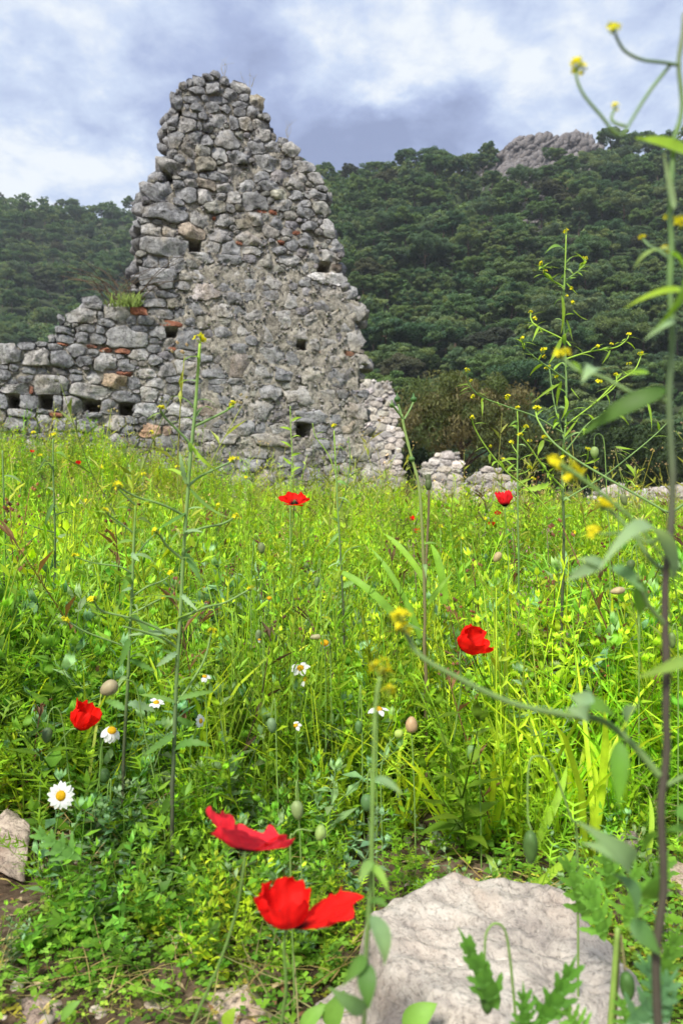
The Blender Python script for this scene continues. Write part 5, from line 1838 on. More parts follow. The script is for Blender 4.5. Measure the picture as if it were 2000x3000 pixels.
daisy('fading daisy with an orange disc above another, left of the centre', 598, 1720, 1.9, 20, (0, -.1, .97), [(600, 1800)], 11, 12, 1.3)
daisy('yellow button flower without petals above the white daisy in the middle', 951, 1883, 1.3, 40, (0, -.3, .9), [(952, 1940), (954, 2020)], 8, 13, 1.4, {1, 3, 5}, disc=.62)
daisy('little orange button flower left of the nodding bud in the meadow', 789, 1752, 1.45, 26, (0, -.2, .95), [(785, 1800), (775, 1850)], 8, 14, 1.4, {0, 2, 4, 6}, disc=.6)
daisy('tiny dried white button on a red stem in the middle of the meadow', 760, 1874, 1.35, 20, (0, 0, 1), [(764, 1930), (770, 2020)], 8, 15, 1.45, None, disc=.5)


# ------------------------------------------------------------------ mustard plants
SG, DG, YG, PB, PALE = (.20, .33, .10), (.12, .23, .07), (.32, .52, .06), (.085, .075, .055), (.30, .47, .27)
YEL = (.88, .80, .03)


def flower_cluster(c, s, seed, up=(0, 0, 1)):
    """knot of four-petalled yellow flowers and buds"""
    r = np.random.default_rng(seed)
    g = Geo()
    for i in range(7):
        d = unit(r.normal(size=3) * [1, 1, .5] + np.array(up) * .9)
        p = c + d * s * r.uniform(.35, .8)
        if i < 5:
            R_ = frame_of(d + r.normal(size=3) * .2)
            for k in range(4):
                a = k * 1.571 + .4
                e = R_ @ np.array([math.cos(a), math.sin(a), .35]) * s * .55
                g.add(*leaf(p, p + e, s * .42, R_[:, 2], .08, 3, 'ell', .1, np.array(YEL) * r.uniform(.85, 1.1)))
        else:
            g.add(*blob(p, s * .2, 6, 5, (.45, .50, .06)))
        g.add(*tube(np.array([c - np.array(up) * s * .5, p]), [s * .06, s * .05], 3, (.34, .45, .07)))
    return g


class Mustard:
    def __init__(self, name, label, main, Y, r0, r1, col, group=None, dy=.0, cat='mustard plant'):
        self.Y = Y
        self.fat = 1.0 if Y < .6 else 1.2
        r0, r1 = r0 * (1 if Y < .6 else .95), r1 * (1 if Y < .6 else 1.1)
        self.main = main
        pts = [P(x, y, Y + dy * i / max(1, len(main) - 1)) for i, (x, y) in enumerate(main)]
        last = pts[-1]
        gz_ = float(ground_z(last[0], last[1]))
        if last[2] > gz_ + .01:
            pts.append(np.array([last[0], last[1], gz_ - .01]))
        self.root = thing(name, pts[-1], label, cat, group)
        kn = cr(pts[::-1], 60)
        rad_ = np.interp(np.linspace(0, 1, 60), [0, 1], [r0, r1]) * (1 + .16 * (np.arange(60) % 7 == 0) + .05 * np.sin(np.arange(60) * 1.7))
        build('stem', tube(kn, rad_, 8, col), M['stem'], self.root)
        self.k = 0
        self.r = np.random.default_rng(int(main[0][0]))
        self.path = cr(pts[::-1], 44)

    def sprout(self, n, L_px, w_px, f0=.25, f1=.97, cols=((.20, .36, .08), (.16, .31, .07), (.28, .44, .20))):
        """narrow drooping leaves and short twigs along the main stem"""
        for i in range(n):
            q = self.path[int((f0 + (f1 - f0) * (i + self.r.uniform(0, .8)) / n) * 43)]
            a = i * 2.4 + self.r.normal() * .4
            L = L_px * self.r.uniform(.55, 1.2) * self.Y / FPX
            d = np.array([math.cos(a), math.sin(a) * .8, self.r.uniform(-.55, .6)])
            c = np.array(cols[i % len(cols)]) * self.r.uniform(.8, 1.15)
            build('leaf', leaf(q, q + unit(d) * L, w_px * self.r.uniform(.6, 1.2) * self.Y / FPX, (self.r.normal() * .3, -.5, 1), self.r.uniform(.08, .3), 9, 'lance', .3, c, c * [1.1, 1, .8], self.r.normal() * .9), M['leaf'], self.root)

    def branch(self, px, r0, r1, flower=0.0, col=SG, depth=0.0, leaves=0, ll=45, dz=0.0):
        n = len(px)
        pts = np.array([P(x, y, self.Y + dz + depth * (i / (n - 1))) for i, (x, y) in enumerate(px)])
        path = cr(pts, 6 * n)
        build('branch', tube(path, [r0 * self.fat, r1 * self.fat], 6, col), M['stem'], self.root)
        if flower:
            self.flower(*px[-1], flower, self.Y + dz + depth)
        for i in range(leaves):
            f = self.r.uniform(.15, .95)
            q = path[int(f * (len(path) - 1))]
            a = self.r.uniform(0, 6.28)
            L = ll * self.r.uniform(.5, 1.1) * self.Y / FPX
            d = unit([math.cos(a), math.sin(a) * .6, self.r.uniform(-.5, .7)]) * L
            build('leaf', leaf(q, q + d, L * .22, (0, -.3, 1), .08, 5, 'lance', .2, np.array(YG) * self.r.uniform(.6, 1.0)), M['leaf'], self.root)
        return path

    def flower(self, x, y, s_px, Y=None):
        Y = self.Y if Y is None else Y
        self.k += 1
        g = flower_cluster(P(x, y, Y), 1.2 * s_px * Y / FPX, self.k * 7 + int(x))
        build('flower_head', g, M['petal'], self.root)

    def leaf(self, a, b, w_px, col=YG, arch=.1, depth=.0, prof='lance', normal=(.1, -.8, .6), dz=0.0, n=9):
        p0, p1 = P(*a, self.Y + dz), P(*b, self.Y + dz + depth)
        if self.Y > .6:
            p1 = p0 + (p1 - p0) * 1.25
        build('leaf', leaf(p0, p1, (1.3 if self.Y < .6 else .95) * w_px * self.Y / FPX, np.array(normal) + self.r.normal(size=3) * .35, arch + self.r.normal() * .06, 13 if w_px > 17 else n, 'tooth' if (w_px > 17 and self.Y > .6) else prof, .25, np.array(col) * self.r.uniform(.8, 1.1), np.array(col) * [1.08, 1.0, .8], self.r.normal() * .5), M['leaf'], self.root)


def z2(x, y):
    return 1300 + x / 2.24, 650 + y / 2.24


# the big branching plant at the right
m5 = Mustard('mustard_plant', 'tall many-branched mustard with tiny yellow flowers against the dark hillside',
             [z2(*q) for q in [(800, 85), (795, 250), (790, 380), (782, 560), (790, 760), (800, 1000), (798, 1300), (780, 1500), (775, 1700), (780, 1850), (785, 2016)]] + [(1648, 1700), (1644, 1830)],
             1.35, .0030, .0011, [PB, (.09, .13, .05), SG, SG, YG], dy=.03)
m5.flower(*z2(800, 68), 9)
rr_ = .0012
for i, b in enumerate([[(785, 430), (670, 355), (655, 310), (640, 278)], [(800, 380), (870, 330), (915, 285), (928, 242)], [(830, 815), (780, 770), (610, 685), (570, 640), (568, 598)],
                       [(790, 1030), (700, 965), (600, 895), (530, 825), (512, 768)], [(800, 900), (960, 850), (1120, 825), (1190, 780), (1212, 742)],
                       [(780, 1385), (600, 1280), (420, 1215), (240, 1145), (165, 1060), (150, 978)], [(775, 1990), (700, 1910), (560, 1760), (400, 1630), (270, 1470), (200, 1350), (182, 1288)],
                       [(785, 1420), (740, 1270), (715, 1150), (700, 1050), (690, 960)], [(790, 1350), (830, 1310), (1000, 1180), (1120, 1080), (1128, 1005)],
                       [(800, 1500), (950, 1320), (1100, 1240), (1180, 1190)], [(1000, 1180), (1120, 1060), (1240, 980), (1280, 910), (1290, 868)],
                       [(780, 1830), (930, 1740), (1060, 1660), (1250, 1510), (1380, 1400), (1470, 1310)], [(782, 1750), (660, 1620), (570, 1490), (500, 1400)]]):
    m5.branch([z2(*q) for q in b], .0013, .0008, 8 if i not in (9, 11) else 0, SG if i % 2 else YG, (-.05, .06, .05, -.06, .06, -.07, -.05, .04, .06, -.05, .07, .08, -.04)[i], 11, 46)
for i, q in enumerate([(662, 332), (1015, 1055), (1215, 932), (835, 440), (845, 535), (805, 490), (593, 640), (657, 848), (660, 890), (672, 968), (745, 1022), (180, 1045), (190, 1150), (420, 1158), (535, 1345), (560, 1440),
                       (440, 1450), (300, 1475), (655, 1415), (780, 1550), (990, 1625), (560, 1615), (1005, 822), (1098, 805)]):
    x, y = z2(*q)
    m5.flower(x, y, (7, 10, 7, 7, 8, 6)[i % 6])
for a, b, w_ in [((770, 480), (765, 690), 20), ((800, 640), (835, 755), 26), ((845, 575), (925, 630), 16), ((620, 690), (585, 770), 15), ((650, 930), (578, 995), 20), ((770, 760), (700, 900), 25), ((790, 1140), (770, 1270), 27),
                 ((760, 1060), (610, 1165), 16), ((830, 1090), (885, 1155), 16), ((1090, 840), (1045, 915), 15), ((1060, 1130), (1080, 1200), 20), ((1100, 1250), (1190, 1320), 20), ((1330, 1180), (1355, 1340), 30),
                 ((1190, 1590), (1240, 1660), 22), ((250, 1170), (250, 1260), 13), ((300, 1520), (300, 1575), 18), ((650, 1430), (620, 1510), 26), ((1020, 1550), (930, 1580), 16), ((1120, 1475), (1230, 1490), 16),
                 ((770, 1040), (745, 1180), 24), ((800, 400), (860, 460), 12), ((690, 1720), (545, 1750), 44), ((780, 1420), (870, 1300), 14), ((800, 1480), (840, 1590), 18)]:
    m5.leaf(z2(*a), z2(*b), w_ / 2.24 * 1.25, np.array(YG) * random.uniform(.65, 1.05), random.uniform(-.1, .15), random.uniform(-.02, .02))

ms_ = Mustard('mustard_plant', 'thin upright mustard stem beside the upright poppy', [z2(480, 1235), z2(485, 1400), z2(480, 1600), z2(485, 2000), (1518, 1700)], 1.5, .0022, .0011, [DG, SG, YG])
ms_.flower(*z2(480, 1225), 8)
for b in ([(488, 1400), (520, 1370), (535, 1348)], [(482, 1520), (455, 1480), (440, 1452)], [(484, 1640), (430, 1580), (390, 1560)], [(486, 1660), (540, 1640), (562, 1618)]):
    ms_.branch([z2(*q) for q in b], .0009, .0006, 7, YG, .03, 2, 30)
for a, b in [((480, 1340), (430, 1345)), ((482, 1560), (370, 1590)), ((484, 1720), (560, 1690)), ((484, 1860), (530, 1920))]:
    ms_.leaf(z2(*a), z2(*b), 10, np.array(YG) * .8)

mb = Mustard('mustard_plant', 'slanting mustard stem crossing from the right edge up to the left', [z2(600, 1245), z2(620, 1310), z2(700, 1430), z2(850, 1550), z2(1100, 1700), z2(1450, 1900), (2040, 1560)], 1.15, .0020, .0011, [DG, SG, SG, YG], dy=-.1)
mb.flower(*z2(600, 1238), 13)
for b in ([(920, 1600), (940, 1550), (945, 1495)], [(720, 1450), (670, 1430), (655, 1418)], [(1180, 1740), (1220, 1700), (1260, 1752)]):
    mb.branch([z2(*q) for q in b], .0009, .0007, 8, YG, -.03, 2, 34)

# left hand mustards
ma = Mustard('mustard_plant', 'tall mustard stem with yellow flowers in front of the tall ruin', [(586, 1008), (580, 1090), (572, 1200), (560, 1320), (548, 1480), (538, 1620), (530, 1780), (522, 1900), (514, 2080), (508, 2250), (505, 2330)],
             .95, .0030, .0017, [PB, (.10, .14, .07), SG, SG, SG, YG])
ma.flower(586, 996, 17)
for px_, fl, dp in (([(563, 1305), (520, 1260), (485, 1225), (470, 1200)], 14, -.03), ([(568, 1250), (610, 1230), (660, 1205), (685, 1187)], 13, .04), ([(552, 1425), (580, 1400), (640, 1370), (685, 1350)], 14, .05),
                    ([(540, 1565), (600, 1545), (650, 1535), (690, 1515)], 12, .04), ([(540, 1510), (480, 1480), (400, 1455), (345, 1425)], 14, -.05), ([(532, 1810), (600, 1780), (660, 1765), (735, 1725)], 12, .04),
                    ([(538, 1640), (490, 1600), (470, 1570), (458, 1558)], 13, -.03), ([(524, 1880), (460, 1840), (380, 1810), (300, 1790), (275, 1760)], 14, -.05), ([(520, 2060), (560, 2000), (600, 1930), (620, 1850)], 13, .02),
                    ([(522, 1900), (480, 1870), (420, 1850), (360, 1835)], 0, -.03)):
    ma.branch(px_, .0016, .0010, fl, SG, dp, 3, 60)
for a, b, w_, c in [((560, 1300), (640, 1375), 14, YG), ((545, 1400), (500, 1380), 12, YG), ((545, 1620), (585, 1695), 30, (.16, .33, .10)), ((540, 1560), (585, 1560), 18, PALE), ((548, 1500), (470, 1545), 16, (.12, .27, .06)),
                    ((548, 1420), (530, 1340), 18, PALE), ((552, 1425), (655, 1500), 14, (.18, .33, .08)), ((535, 1760), (400, 1760), 24, (.17, .32, .11)), ((530, 1740), (570, 1780), 18, PALE), ((525, 1850), (400, 1860), 26, PALE),
                    ((520, 1910), (470, 1945), 24, PALE), ((520, 2060), (430, 2040), 22, (.2, .36, .10)), ((515, 2100), (560, 2110), 26, (.14, .3, .07)), ((520, 2050), (610, 2030), 22, (.17, .33, .09)), ((510, 2200), (600, 2190), 34, (.12, .27, .06)),
                    ((512, 2150), (440, 2200), 30, (.15, .31, .08))]:
    ma.leaf(a, b, w_, c, random.uniform(-.12, .2), random.uniform(-.03, .03))

mc = Mustard('mustard_plant', 'second mustard stem, shorter, just left of the tall one', [(398, 1470), (396, 1520), (392, 1600), (388, 1720), (382, 1830), (376, 1980), (368, 2120), (362, 2260)], 1.05, .0028, .0014, [PB, (.08, .11, .05), SG, SG, YG])
for px_, fl, dp in (([(390, 1560), (350, 1530), (320, 1510), (310, 1498)], 12, -.03), ([(392, 1640), (420, 1600), (455, 1565)], 11, .03), ([(388, 1680), (350, 1660), (280, 1650), (220, 1632)], 11, -.03),
                    ([(386, 1750), (430, 1720), (480, 1700), (500, 1680)], 11, .03), ([(384, 1800), (440, 1770), (480, 1750)], 10, .02), ([(378, 1900), (330, 1880), (250, 1850), (190, 1815)], 12, -.04), ([(397, 1480), (370, 1455), (345, 1430)], 10, -.02)):
    mc.branch(px_, .0013, .0008, fl, SG, dp, 3, 55)
for a, b, w_, c in [((388, 1650), (352, 1760), 20, (.16, .34, .06)), ((388, 1720), (360, 1730), 16, PALE), ((386, 1620), (405, 1640), 18, PALE), ((384, 1820), (345, 1800), 30, (.13, .28, .07)), ((380, 1870), (355, 1940), 26, (.12, .26, .06)),
                    ((384, 1790), (470, 1870), 22, (.16, .32, .08)), ((376, 1930), (440, 1960), 24, (.13, .28, .07)), ((372, 2060), (440, 2080), 34, PALE), ((370, 2080), (320, 2060), 28, (.14, .30, .08))]:
    mc.leaf(a, b, w_, c, random.uniform(-.12, .2), random.uniform(-.03, .03))

md = Mustard('mustard_plant', 'thin dark mustard stem near the left edge with one yellow tip', [(156, 1285), (157, 1400), (162, 1560), (161, 1700), (158, 1850), (160, 2000), (163, 2130)], 1.6, .0032, .0014, [PB, (.08, .11, .05), (.10, .16, .06), SG])
md.flower(156, 1276, 9)
for px_, dp in (([(160, 1380), (135, 1350), (118, 1370)], -.02), ([(162, 1510), (190, 1500), (205, 1505)], .03), ([(160, 1560), (120, 1550), (85, 1538)], -.03), ([(160, 1690), (110, 1680), (95, 1690)], -.03), ([(158, 1860), (130, 1840), (110, 1830)], -.02), ([(160, 1900), (190, 1880), (215, 1850)], .03)):
    md.branch(px_, .0012, .0008, 0, (.10, .17, .06), dp, 3, 45)
for a, b, w_ in [((160, 1470), (135, 1540), 12), ((160, 1740), (110, 1745), 18), ((160, 1750), (200, 1760), 18), ((160, 1900), (190, 1930), 22), ((158, 1980), (110, 1995), 26), ((160, 2040), (215, 2050), 26)]:
    md.leaf(a, b, w_, (.13, .25, .08), .1)
me_ = Mustard('mustard_plant', 'leafy dark stem cut by the left edge of the meadow', [(8, 1320), (12, 1450), (16, 1560), (14, 1680), (10, 1850), (8, 2000)], 1.7, .003, .0015, [PB, (.08, .11, .05), SG])
for px_, dp in (([(14, 1640), (50, 1610), (110, 1570)], .02), ([(14, 1700), (45, 1680), (60, 1640)], .0), ([(14, 1760), (60, 1700), (100, 1650)], .03)):
    me_.branch(px_, .0012, .0008, 0, (.10, .17, .06), dp, 4, 50)

# mustard with white-ish seed and yellow tip in front of the wall's right half
mf = Mustard('mustard_plant', 'slim mustard stem with a yellow tip in front of the hole in the ruin', [(978, 1262), (982, 1340), (986, 1430), (992, 1540), (998, 1640), (1004, 1760), (1008, 1880)], 1.5, .0030, .0012, [PB, (.09, .13, .05), SG, YG])
mf.flower(978, 1250, 10)
mf.branch([(984, 1390), (960, 1330), (925, 1280), (915, 1240)], .001, .0007, 0, YG, -.02, 3, 40)
mf.branch([(990, 1500), (1015, 1430), (1025, 1340), (1020, 1280)], .0013, .0008, 0, (.12, .2, .07), .03, 5, 45)
mf.branch([(1002, 1640), (1020, 1610), (1055, 1600)], .0011, .0008, 0, SG, .02, 3, 60)
for a, b, w_ in [((986, 1410), (1015, 1425), 14), ((992, 1560), (960, 1600), 12), ((1000, 1720), (1035, 1705), 22), ((1002, 1760), (960, 1800), 20)]:
    mf.leaf(a, b, w_, (.2, .38, .10), .1)
mg = Mustard('mustard_plant', 'leafy green shoot standing before the dark hole of the ruin', [(850, 1190), (852, 1260), (856, 1340), (852, 1420), (850, 1500)], 2.2, .0022, .0010, [SG, YG])
for i, (y, s) in enumerate([(1235, 1), (1260, -1), (1285, 1), (1310, -1), (1335, 1), (1360, -1), (1385, 1), (1405, -1)]):
    mg.leaf((853, y), (853 + s * random.uniform(14, 28), y - random.uniform(4, 20)), 9, np.array(YG) * random.uniform(.8, 1.1), .1)

# brown stalks with green round buds
mh = Mustard('sow_thistle', 'tall sow thistle stalk with two round green buds before the dark tree', [(1176, 1215), (1185, 1260), (1205, 1340), (1226, 1420), (1234, 1520), (1240, 1650), (1244, 1800), (1242, 1900), (1248, 2010)], 1.2, .0030, .0020, [(.16, .12, .07), (.20, .18, .08), (.26, .34, .10), (.24, .36, .10)], cat='sow thistle')
mh.branch([(1180, 1232), (1172, 1205), (1166, 1185)], .0016, .0014, 0, SG)
mh.branch([(1184, 1228), (1200, 1200), (1210, 1178)], .0014, .0012, 0, SG, .02)
mh.branch([(1180, 1228), (1160, 1200), (1145, 1184)], .0016, .0014, 0, SG, -.02)
for x, y, s, c in ((1163, 1170, 10, (.06, .14, .04)), (1211, 1170, 10, (.06, .15, .04)), (1205, 1345, 10, (.10, .2, .05)), (1148, 1188, 9, (.09, .17, .05))):
    c0 = P(x, y, 1.2)
    g = Geo()
    k_ = s * 1.2 / FPX
    g.add(*blob(c0, (k_, k_, k_ * .8), 9, 7, c))
    g.add(*tube(np.array([c0 + [0, 0, k_ * .5], c0 + [-k_ * .1, 0, k_ * 1.9]]), [k_ * .5, k_ * .1], 6, c))
    build('flower_bud', g, M['stem'], mh.root)
g = Geo()
for i in range(22):
    c0 = P(1140, 1176, 1.18)
    d = rv(np.random.default_rng(i)) * [.006, .004, .004]
    g.add(*tube(np.array([c0 - [0, 0, .004], c0 + d]), [.0003, .0002], 3, (.75, .72, .64)))
build('seed_tuft', g, M['petal'], mh.root)
mi = Mustard('sow_thistle', 'second brown thistle stalk close behind the tall one, ending in a tattered head', [(1256, 1410), (1256, 1450), (1252, 1560), (1246, 1680), (1243, 1800), (1245, 1930)], 1.25, .0026, .0018, [(.14, .10, .06), (.20, .17, .08), (.20, .15, .08)], cat='sow thistle')
g = Geo()
g.add(*blob(P(1254, 1418, 1.25), (.006, .006, .011), 9, 7, (.10, .14, .05)))
g.add(*tube(np.array([P(1254, 1410, 1.25), P(1252, 1392, 1.25)]), [.004, .006], 7, (.09, .11, .05)))
for i in range(26):
    rr = np.random.default_rng(70 + i)
    g.add(*tube(np.array([P(1252, 1396, 1.25), P(1252 + rr.normal() * 9, 1386 - abs(rr.normal()) * 5, 1.25 + rr.normal() * .004)]), [.0004, .0003], 3, (.72, .70, .62)))
build('seed_head', g, M['stem'], mi.root)
mi.leaf((1250, 1775), (1315, 1690), 16, (.2, .38, .05), .15)

ma.sprout(16, 85, 13, .3)
mc.sprout(13, 75, 13, .25)
md.sprout(14, 55, 11, .2)
me_.sprout(9, 60, 12, .3)
m5.sprout(26, 55, 12, .25)
mf.sprout(9, 50, 10, .2)
ms_.sprout(8, 45, 9, .3)
mh.sprout(4, 90, 14, .2, .6)

# ---- close, out of focus mustard at the right edge
mx_ = Mustard('mustard_plant', 'blurred close mustard with a thick stem along the right edge',
              [(2002, 40), (1997, 110), (1986, 191), (1997, 295), (1988, 363), (1972, 420), (1962, 612), (1966, 727), (1960, 842), (1969, 962), (1965, 1052), (1958, 1163), (1965, 1320), (1969, 1409), (1962, 1570), (1949, 1672), (1946, 1808), (1951, 1944), (1949, 2080), (1952, 2199), (1940, 2300), (1934, 2379), (1943, 2602), (1920, 2780), (1925, 2995), (1935, 3200)],
              .36, .0022, .0010, [PB, PB, PB, (.09, .07, .06), (.12, .18, .08), (.15, .26, .08), (.15, .26, .08), (.20, .22, .14)])
for px_, r0, fl, dp in (([(1986, 191), (1940, 183), (1880, 175), (1830, 150), (1805, 110), (1797, 85)], .0009, 20, -.02), ([(1962, 190), (1900, 270), (1850, 350), (1825, 395)], .0009, 0, -.02),
                        ([(1830, 395), (1800, 390), (1760, 340), (1710, 280), (1688, 230), (1690, 200)], .0009, 24, .0), ([(1830, 370), (1800, 360), (1790, 345), (1800, 315)], .0009, 13, .01),
                        ([(1930, 2272), (1850, 2180), (1760, 2110), (1660, 2095), (1500, 2060), (1350, 1990), (1230, 1920), (1178, 1835)], .0019, 0, .03), ([(1946, 1830), (1900, 1775), (1875, 1720), (1870, 1690)], .0014, 0, -.01),
                        ([(1958, 1175), (1850, 1150), (1764, 1105), (1690, 1085), (1640, 1040)], .0011, 22, .03), ([(1962, 760), (1930, 735), (1900, 720), (1882, 700)], .0009, 12, .08),
                        ([(1966, 1690), (1905, 1640), (1850, 1560), (1790, 1500), (1760, 1490)], .0012, 20, .02), ([(1950, 2300), (2010, 2270)], .0014, 0, .0), ([(1950, 1560), (1900, 1590), (1850, 1560), (1770, 1565), (1740, 1555)], .0010, 18, .03)):
    mx_.branch(px_, r0, r0 * .7, fl, (.16, .26, .08), dp)
for x, y, s in ((1790, 95, 13), (1706, 205, 16), (1172, 1815, 32), (1182, 1845, 24), (1172, 1840, 22), (1655, 1372, 30), (1690, 1395, 28), (1620, 1360, 24), (1668, 1405, 24), (1770, 1478, 26), (1735, 1560, 24), (1990, 660, 26), (1958, 640, 14), (1950, 735, 14)):
    mx_.flower(x, y, s, .38)
mx_.branch([(1640, 1360), (1700, 1400), (1790, 1470), (1870, 1540), (1955, 1660)], .0012, .0008, 0, (.18, .3, .08), .0, dz=.01)
PB2 = (.24, .40, .20)
for a, b, w_, c, ar, dp in [((2030, 458), (1855, 405), 36, (.30, .50, .05), .08, .0), ((1968, 612), (1944, 450), 60, (.42, .60, .42), .05, -.02), ((1962, 740), (1905, 978), 50, (.22, .44, .04), .10, -.02), ((2040, 882), (1820, 908), 26, (.32, .50, .05), .05, -.02),
                            ((1965, 730), (1852, 792), 24, PALE, .1, .02), ((1966, 935), (1880, 1002), 24, PALE, .06, -.02), ((1955, 1140), (1690, 1285), 46, (.09, .19, .04), .16, .02), ((1746, 1085), (1700, 1125), 34, PALE, .1, -.02), ((1700, 1100), (1668, 1058), 30, (.24, .44, .05), .1, .0),
                            ((1900, 1092), (1822, 1098), 20, (.24, .44, .05), .1, .0), ((1975, 1700), (1740, 1690), 62, PALE, .42, -.02), ((1760, 1640), (1655, 1702), 30, PALE, .1, .0), ((1770, 1660), (1690, 1640), 26, PALE, .1, .0), ((1790, 1660), (1885, 1735), 40, (.16, .32, .14), .1, -.01),
                            ((1872, 1700), (1872, 1805), 34, (.14, .32, .05), .1, .01), ((2030, 1925), (1858, 1988), 26, (.28, .46, .10), .1, -.01), ((1740, 2065), (1668, 2040), 44, PALE, .1, .0), ((1720, 2090), (1650, 2075), 40, PALE, .1, -.01), ((1836, 2130), (1868, 2065), 54, PALE, .1, -.02),
                            ((1700, 2060), (1830, 2150), 74, (.14, .30, .04), .15, .0), ((1815, 2170), (1812, 2370), 42, (.14, .34, .04), .08, -.01), ((1840, 2540), (1680, 2400), 54, PB2, .2, -.02), ((1838, 2530), (1700, 2470), 40, PB2, .15, .0), ((1800, 2560), (1862, 2710), 74, (.12, .26, .10), .12, -.02),
                            ((1850, 2690), (1935, 2800), 44, (.10, .23, .07), .1, -.01), ((1935, 2560), (1850, 2620), 60, (.14, .32, .05), .15, .02), ((2030, 2440), (1880, 2500), 60, (.13, .30, .05), .2, .02), ((1975, 2380), (2040, 2420), 50, (.12, .28, .05), .2, .0)]:
    mx_.leaf(a, b, w_, c, ar, dp)

# second close stem, in front of the boulder's left end
my = Mustard('mustard_plant', 'blurred close mustard stem in front of the boulder with yellow flowers at its top', [(1112, 1985), (1100, 2070), (1096, 2200), (1090, 2400), (1085, 2600), (1074, 2760), (1070, 2900), (1064, 3060), (1060, 3250)], .40, .0016, .0011, [(.10, .10, .06), (.13, .2, .07), (.2, .34, .08), (.24, .38, .10)])
for x, y, s in ((1108, 1962, 34), (1128, 1980, 26), (1136, 2030, 24)):
    my.flower(x, y, s)
for a, b, w_, c in [((1085, 2680), (1125, 2830), 44, PB2), ((1072, 2800), (1000, 2890), 30, (.13, .28, .06)), ((1074, 2820), (1080, 2960), 42, (.12, .27, .07)), ((1096, 2280), (1180, 2330), 24, PB2), ((1088, 2520), (1050, 2590), 24, (.2, .36, .1)), ((1086, 2530), (1140, 2620), 20, (.24, .44, .08)),
                    ((1082, 2640), (1140, 2660), 22, (.12, .26, .06)), ((1070, 2960), (960, 2890), 36, (.18, .34, .14))]:
    my.leaf(a, b, w_, c, .12, -.01)

# ------------------------------------------------------------------ cut-leaved poppy foliage close to the camera
def cut_leaf(name, label, base, tip, Y, w_px, col, seed, pairs=4, cat='plant'):
    r = np.random.default_rng(seed)
    p0, p1 = P(*base, Y), P(*tip, Y - .01)
    d = p1 - p0
    L = np.linalg.norm(d)
    side = unit(np.cross(d, (0.05, -1, .3)))
    root = thing(name, p0, label, cat)
    build('midrib', leaf(p0, p1, L * .16, (0, -1, .4), .08, 8, 'lance', .2, col), M['leaf'], root)
    w_ = w_px * Y / FPX
    for i in range(pairs):
        f = .18 + .7 * i / pairs
        for s in (-1, 1):
            q = p0 + d * f + unit(np.cross(side, d)) * .08 * L * 4 * f * (1 - f)
            e = q + side * s * w_ * (1.05 - f) * r.uniform(.8, 1.1) + d * r.uniform(.16, .26)
            build('lobe', leaf(q, e, L * .11, (0, -1, .5), .06, 6, 'tooth', .15, np.array(col) * r.uniform(.85, 1.15)), M['leaf'], root)


cut_leaf('poppy_plant', 'dark toothed leaf pointing up left in front of the boulder', (1460, 2960), (1338, 2710), .5, 60, (.11, .27, .04), 1, 4)
cut_leaf('poppy_plant', 'dark toothed leaf pointing up right in front of the boulder', (1570, 3010), (1690, 2790), .5, 80, (.10, .26, .035), 2, 4)
cut_leaf('poppy_plant', 'upright toothed leaf between the two dark leaves before the boulder', (1530, 3040), (1530, 2870), .5, 60, (.11, .28, .04), 3, 4)
cut_leaf('poppy_plant', 'bright toothed leaf rising behind the bottom right stems', (1770, 2760), (1700, 2560), .6, 70, (.16, .36, .05), 4, 4)
cut_leaf('poppy_plant', 'bright toothed leaf at the lower right, left of the dark stem', (1830, 2720), (1860, 2500), .6, 80, (.17, .37, .05), 5, 4)
cut_leaf('poppy_plant', 'blue green toothed leaf in the bottom right corner', (1830, 3010), (1990, 2830), .45, 90, (.15, .32, .14), 6, 4)
cut_leaf('poppy_plant', 'blue green toothed leaf cut by the bottom right edge', (1960, 2990), (1860, 2780), .46, 80, (.14, .31, .13), 7, 4)
for i_, (a_, b_, Y_, lab_) in enumerate([((1720, 2700), (1640, 2480), .66, 'bright toothed leaf behind the hanging bud, above the boulder'), ((1790, 2620), (1750, 2430), .64, 'bright upright toothed leaf left of the pale blue leaf'),
                                         ((1880, 2660), (1960, 2480), .55, 'green toothed leaf leaning over the dark stem at the lower right'), ((1900, 2900), (1990, 2700), .5, 'green toothed leaf right of the dark stem near the bottom'),
                                         ((1700, 3040), (1640, 2930), .5, 'small toothed leaf at the bottom edge of the boulder'), ((1760, 2560), (1690, 2640), .6, 'toothed leaf bending down over the right of the boulder'), ((1850, 3030), (1800, 2900), .5, 'toothed leaf at the bottom below the low hanging bud')]):
    cut_leaf('poppy_plant', lab_, a_, b_, Y_, 75, np.array((.16, .36, .05)) * random.uniform(.8, 1.15), 30 + i_, 4)
cut_leaf('poppy_plant', 'drooping toothed leaf at the lower left below the big daisy', (240, 2520), (90, 2420), .8, 60, (.15, .33, .07), 8, 4)
st = thing('leaf_stalk', P(1790, 3060, .5), 'thick pale green stalk rising at the bottom right', 'stalk')
build('stem', tube(cr([P(1782, 3080, .5), P(1795, 2900, .5), P(1808, 2720, .5)], 12), [.0024, .0018], 7, (.26, .40, .08)), M['stem'], st)
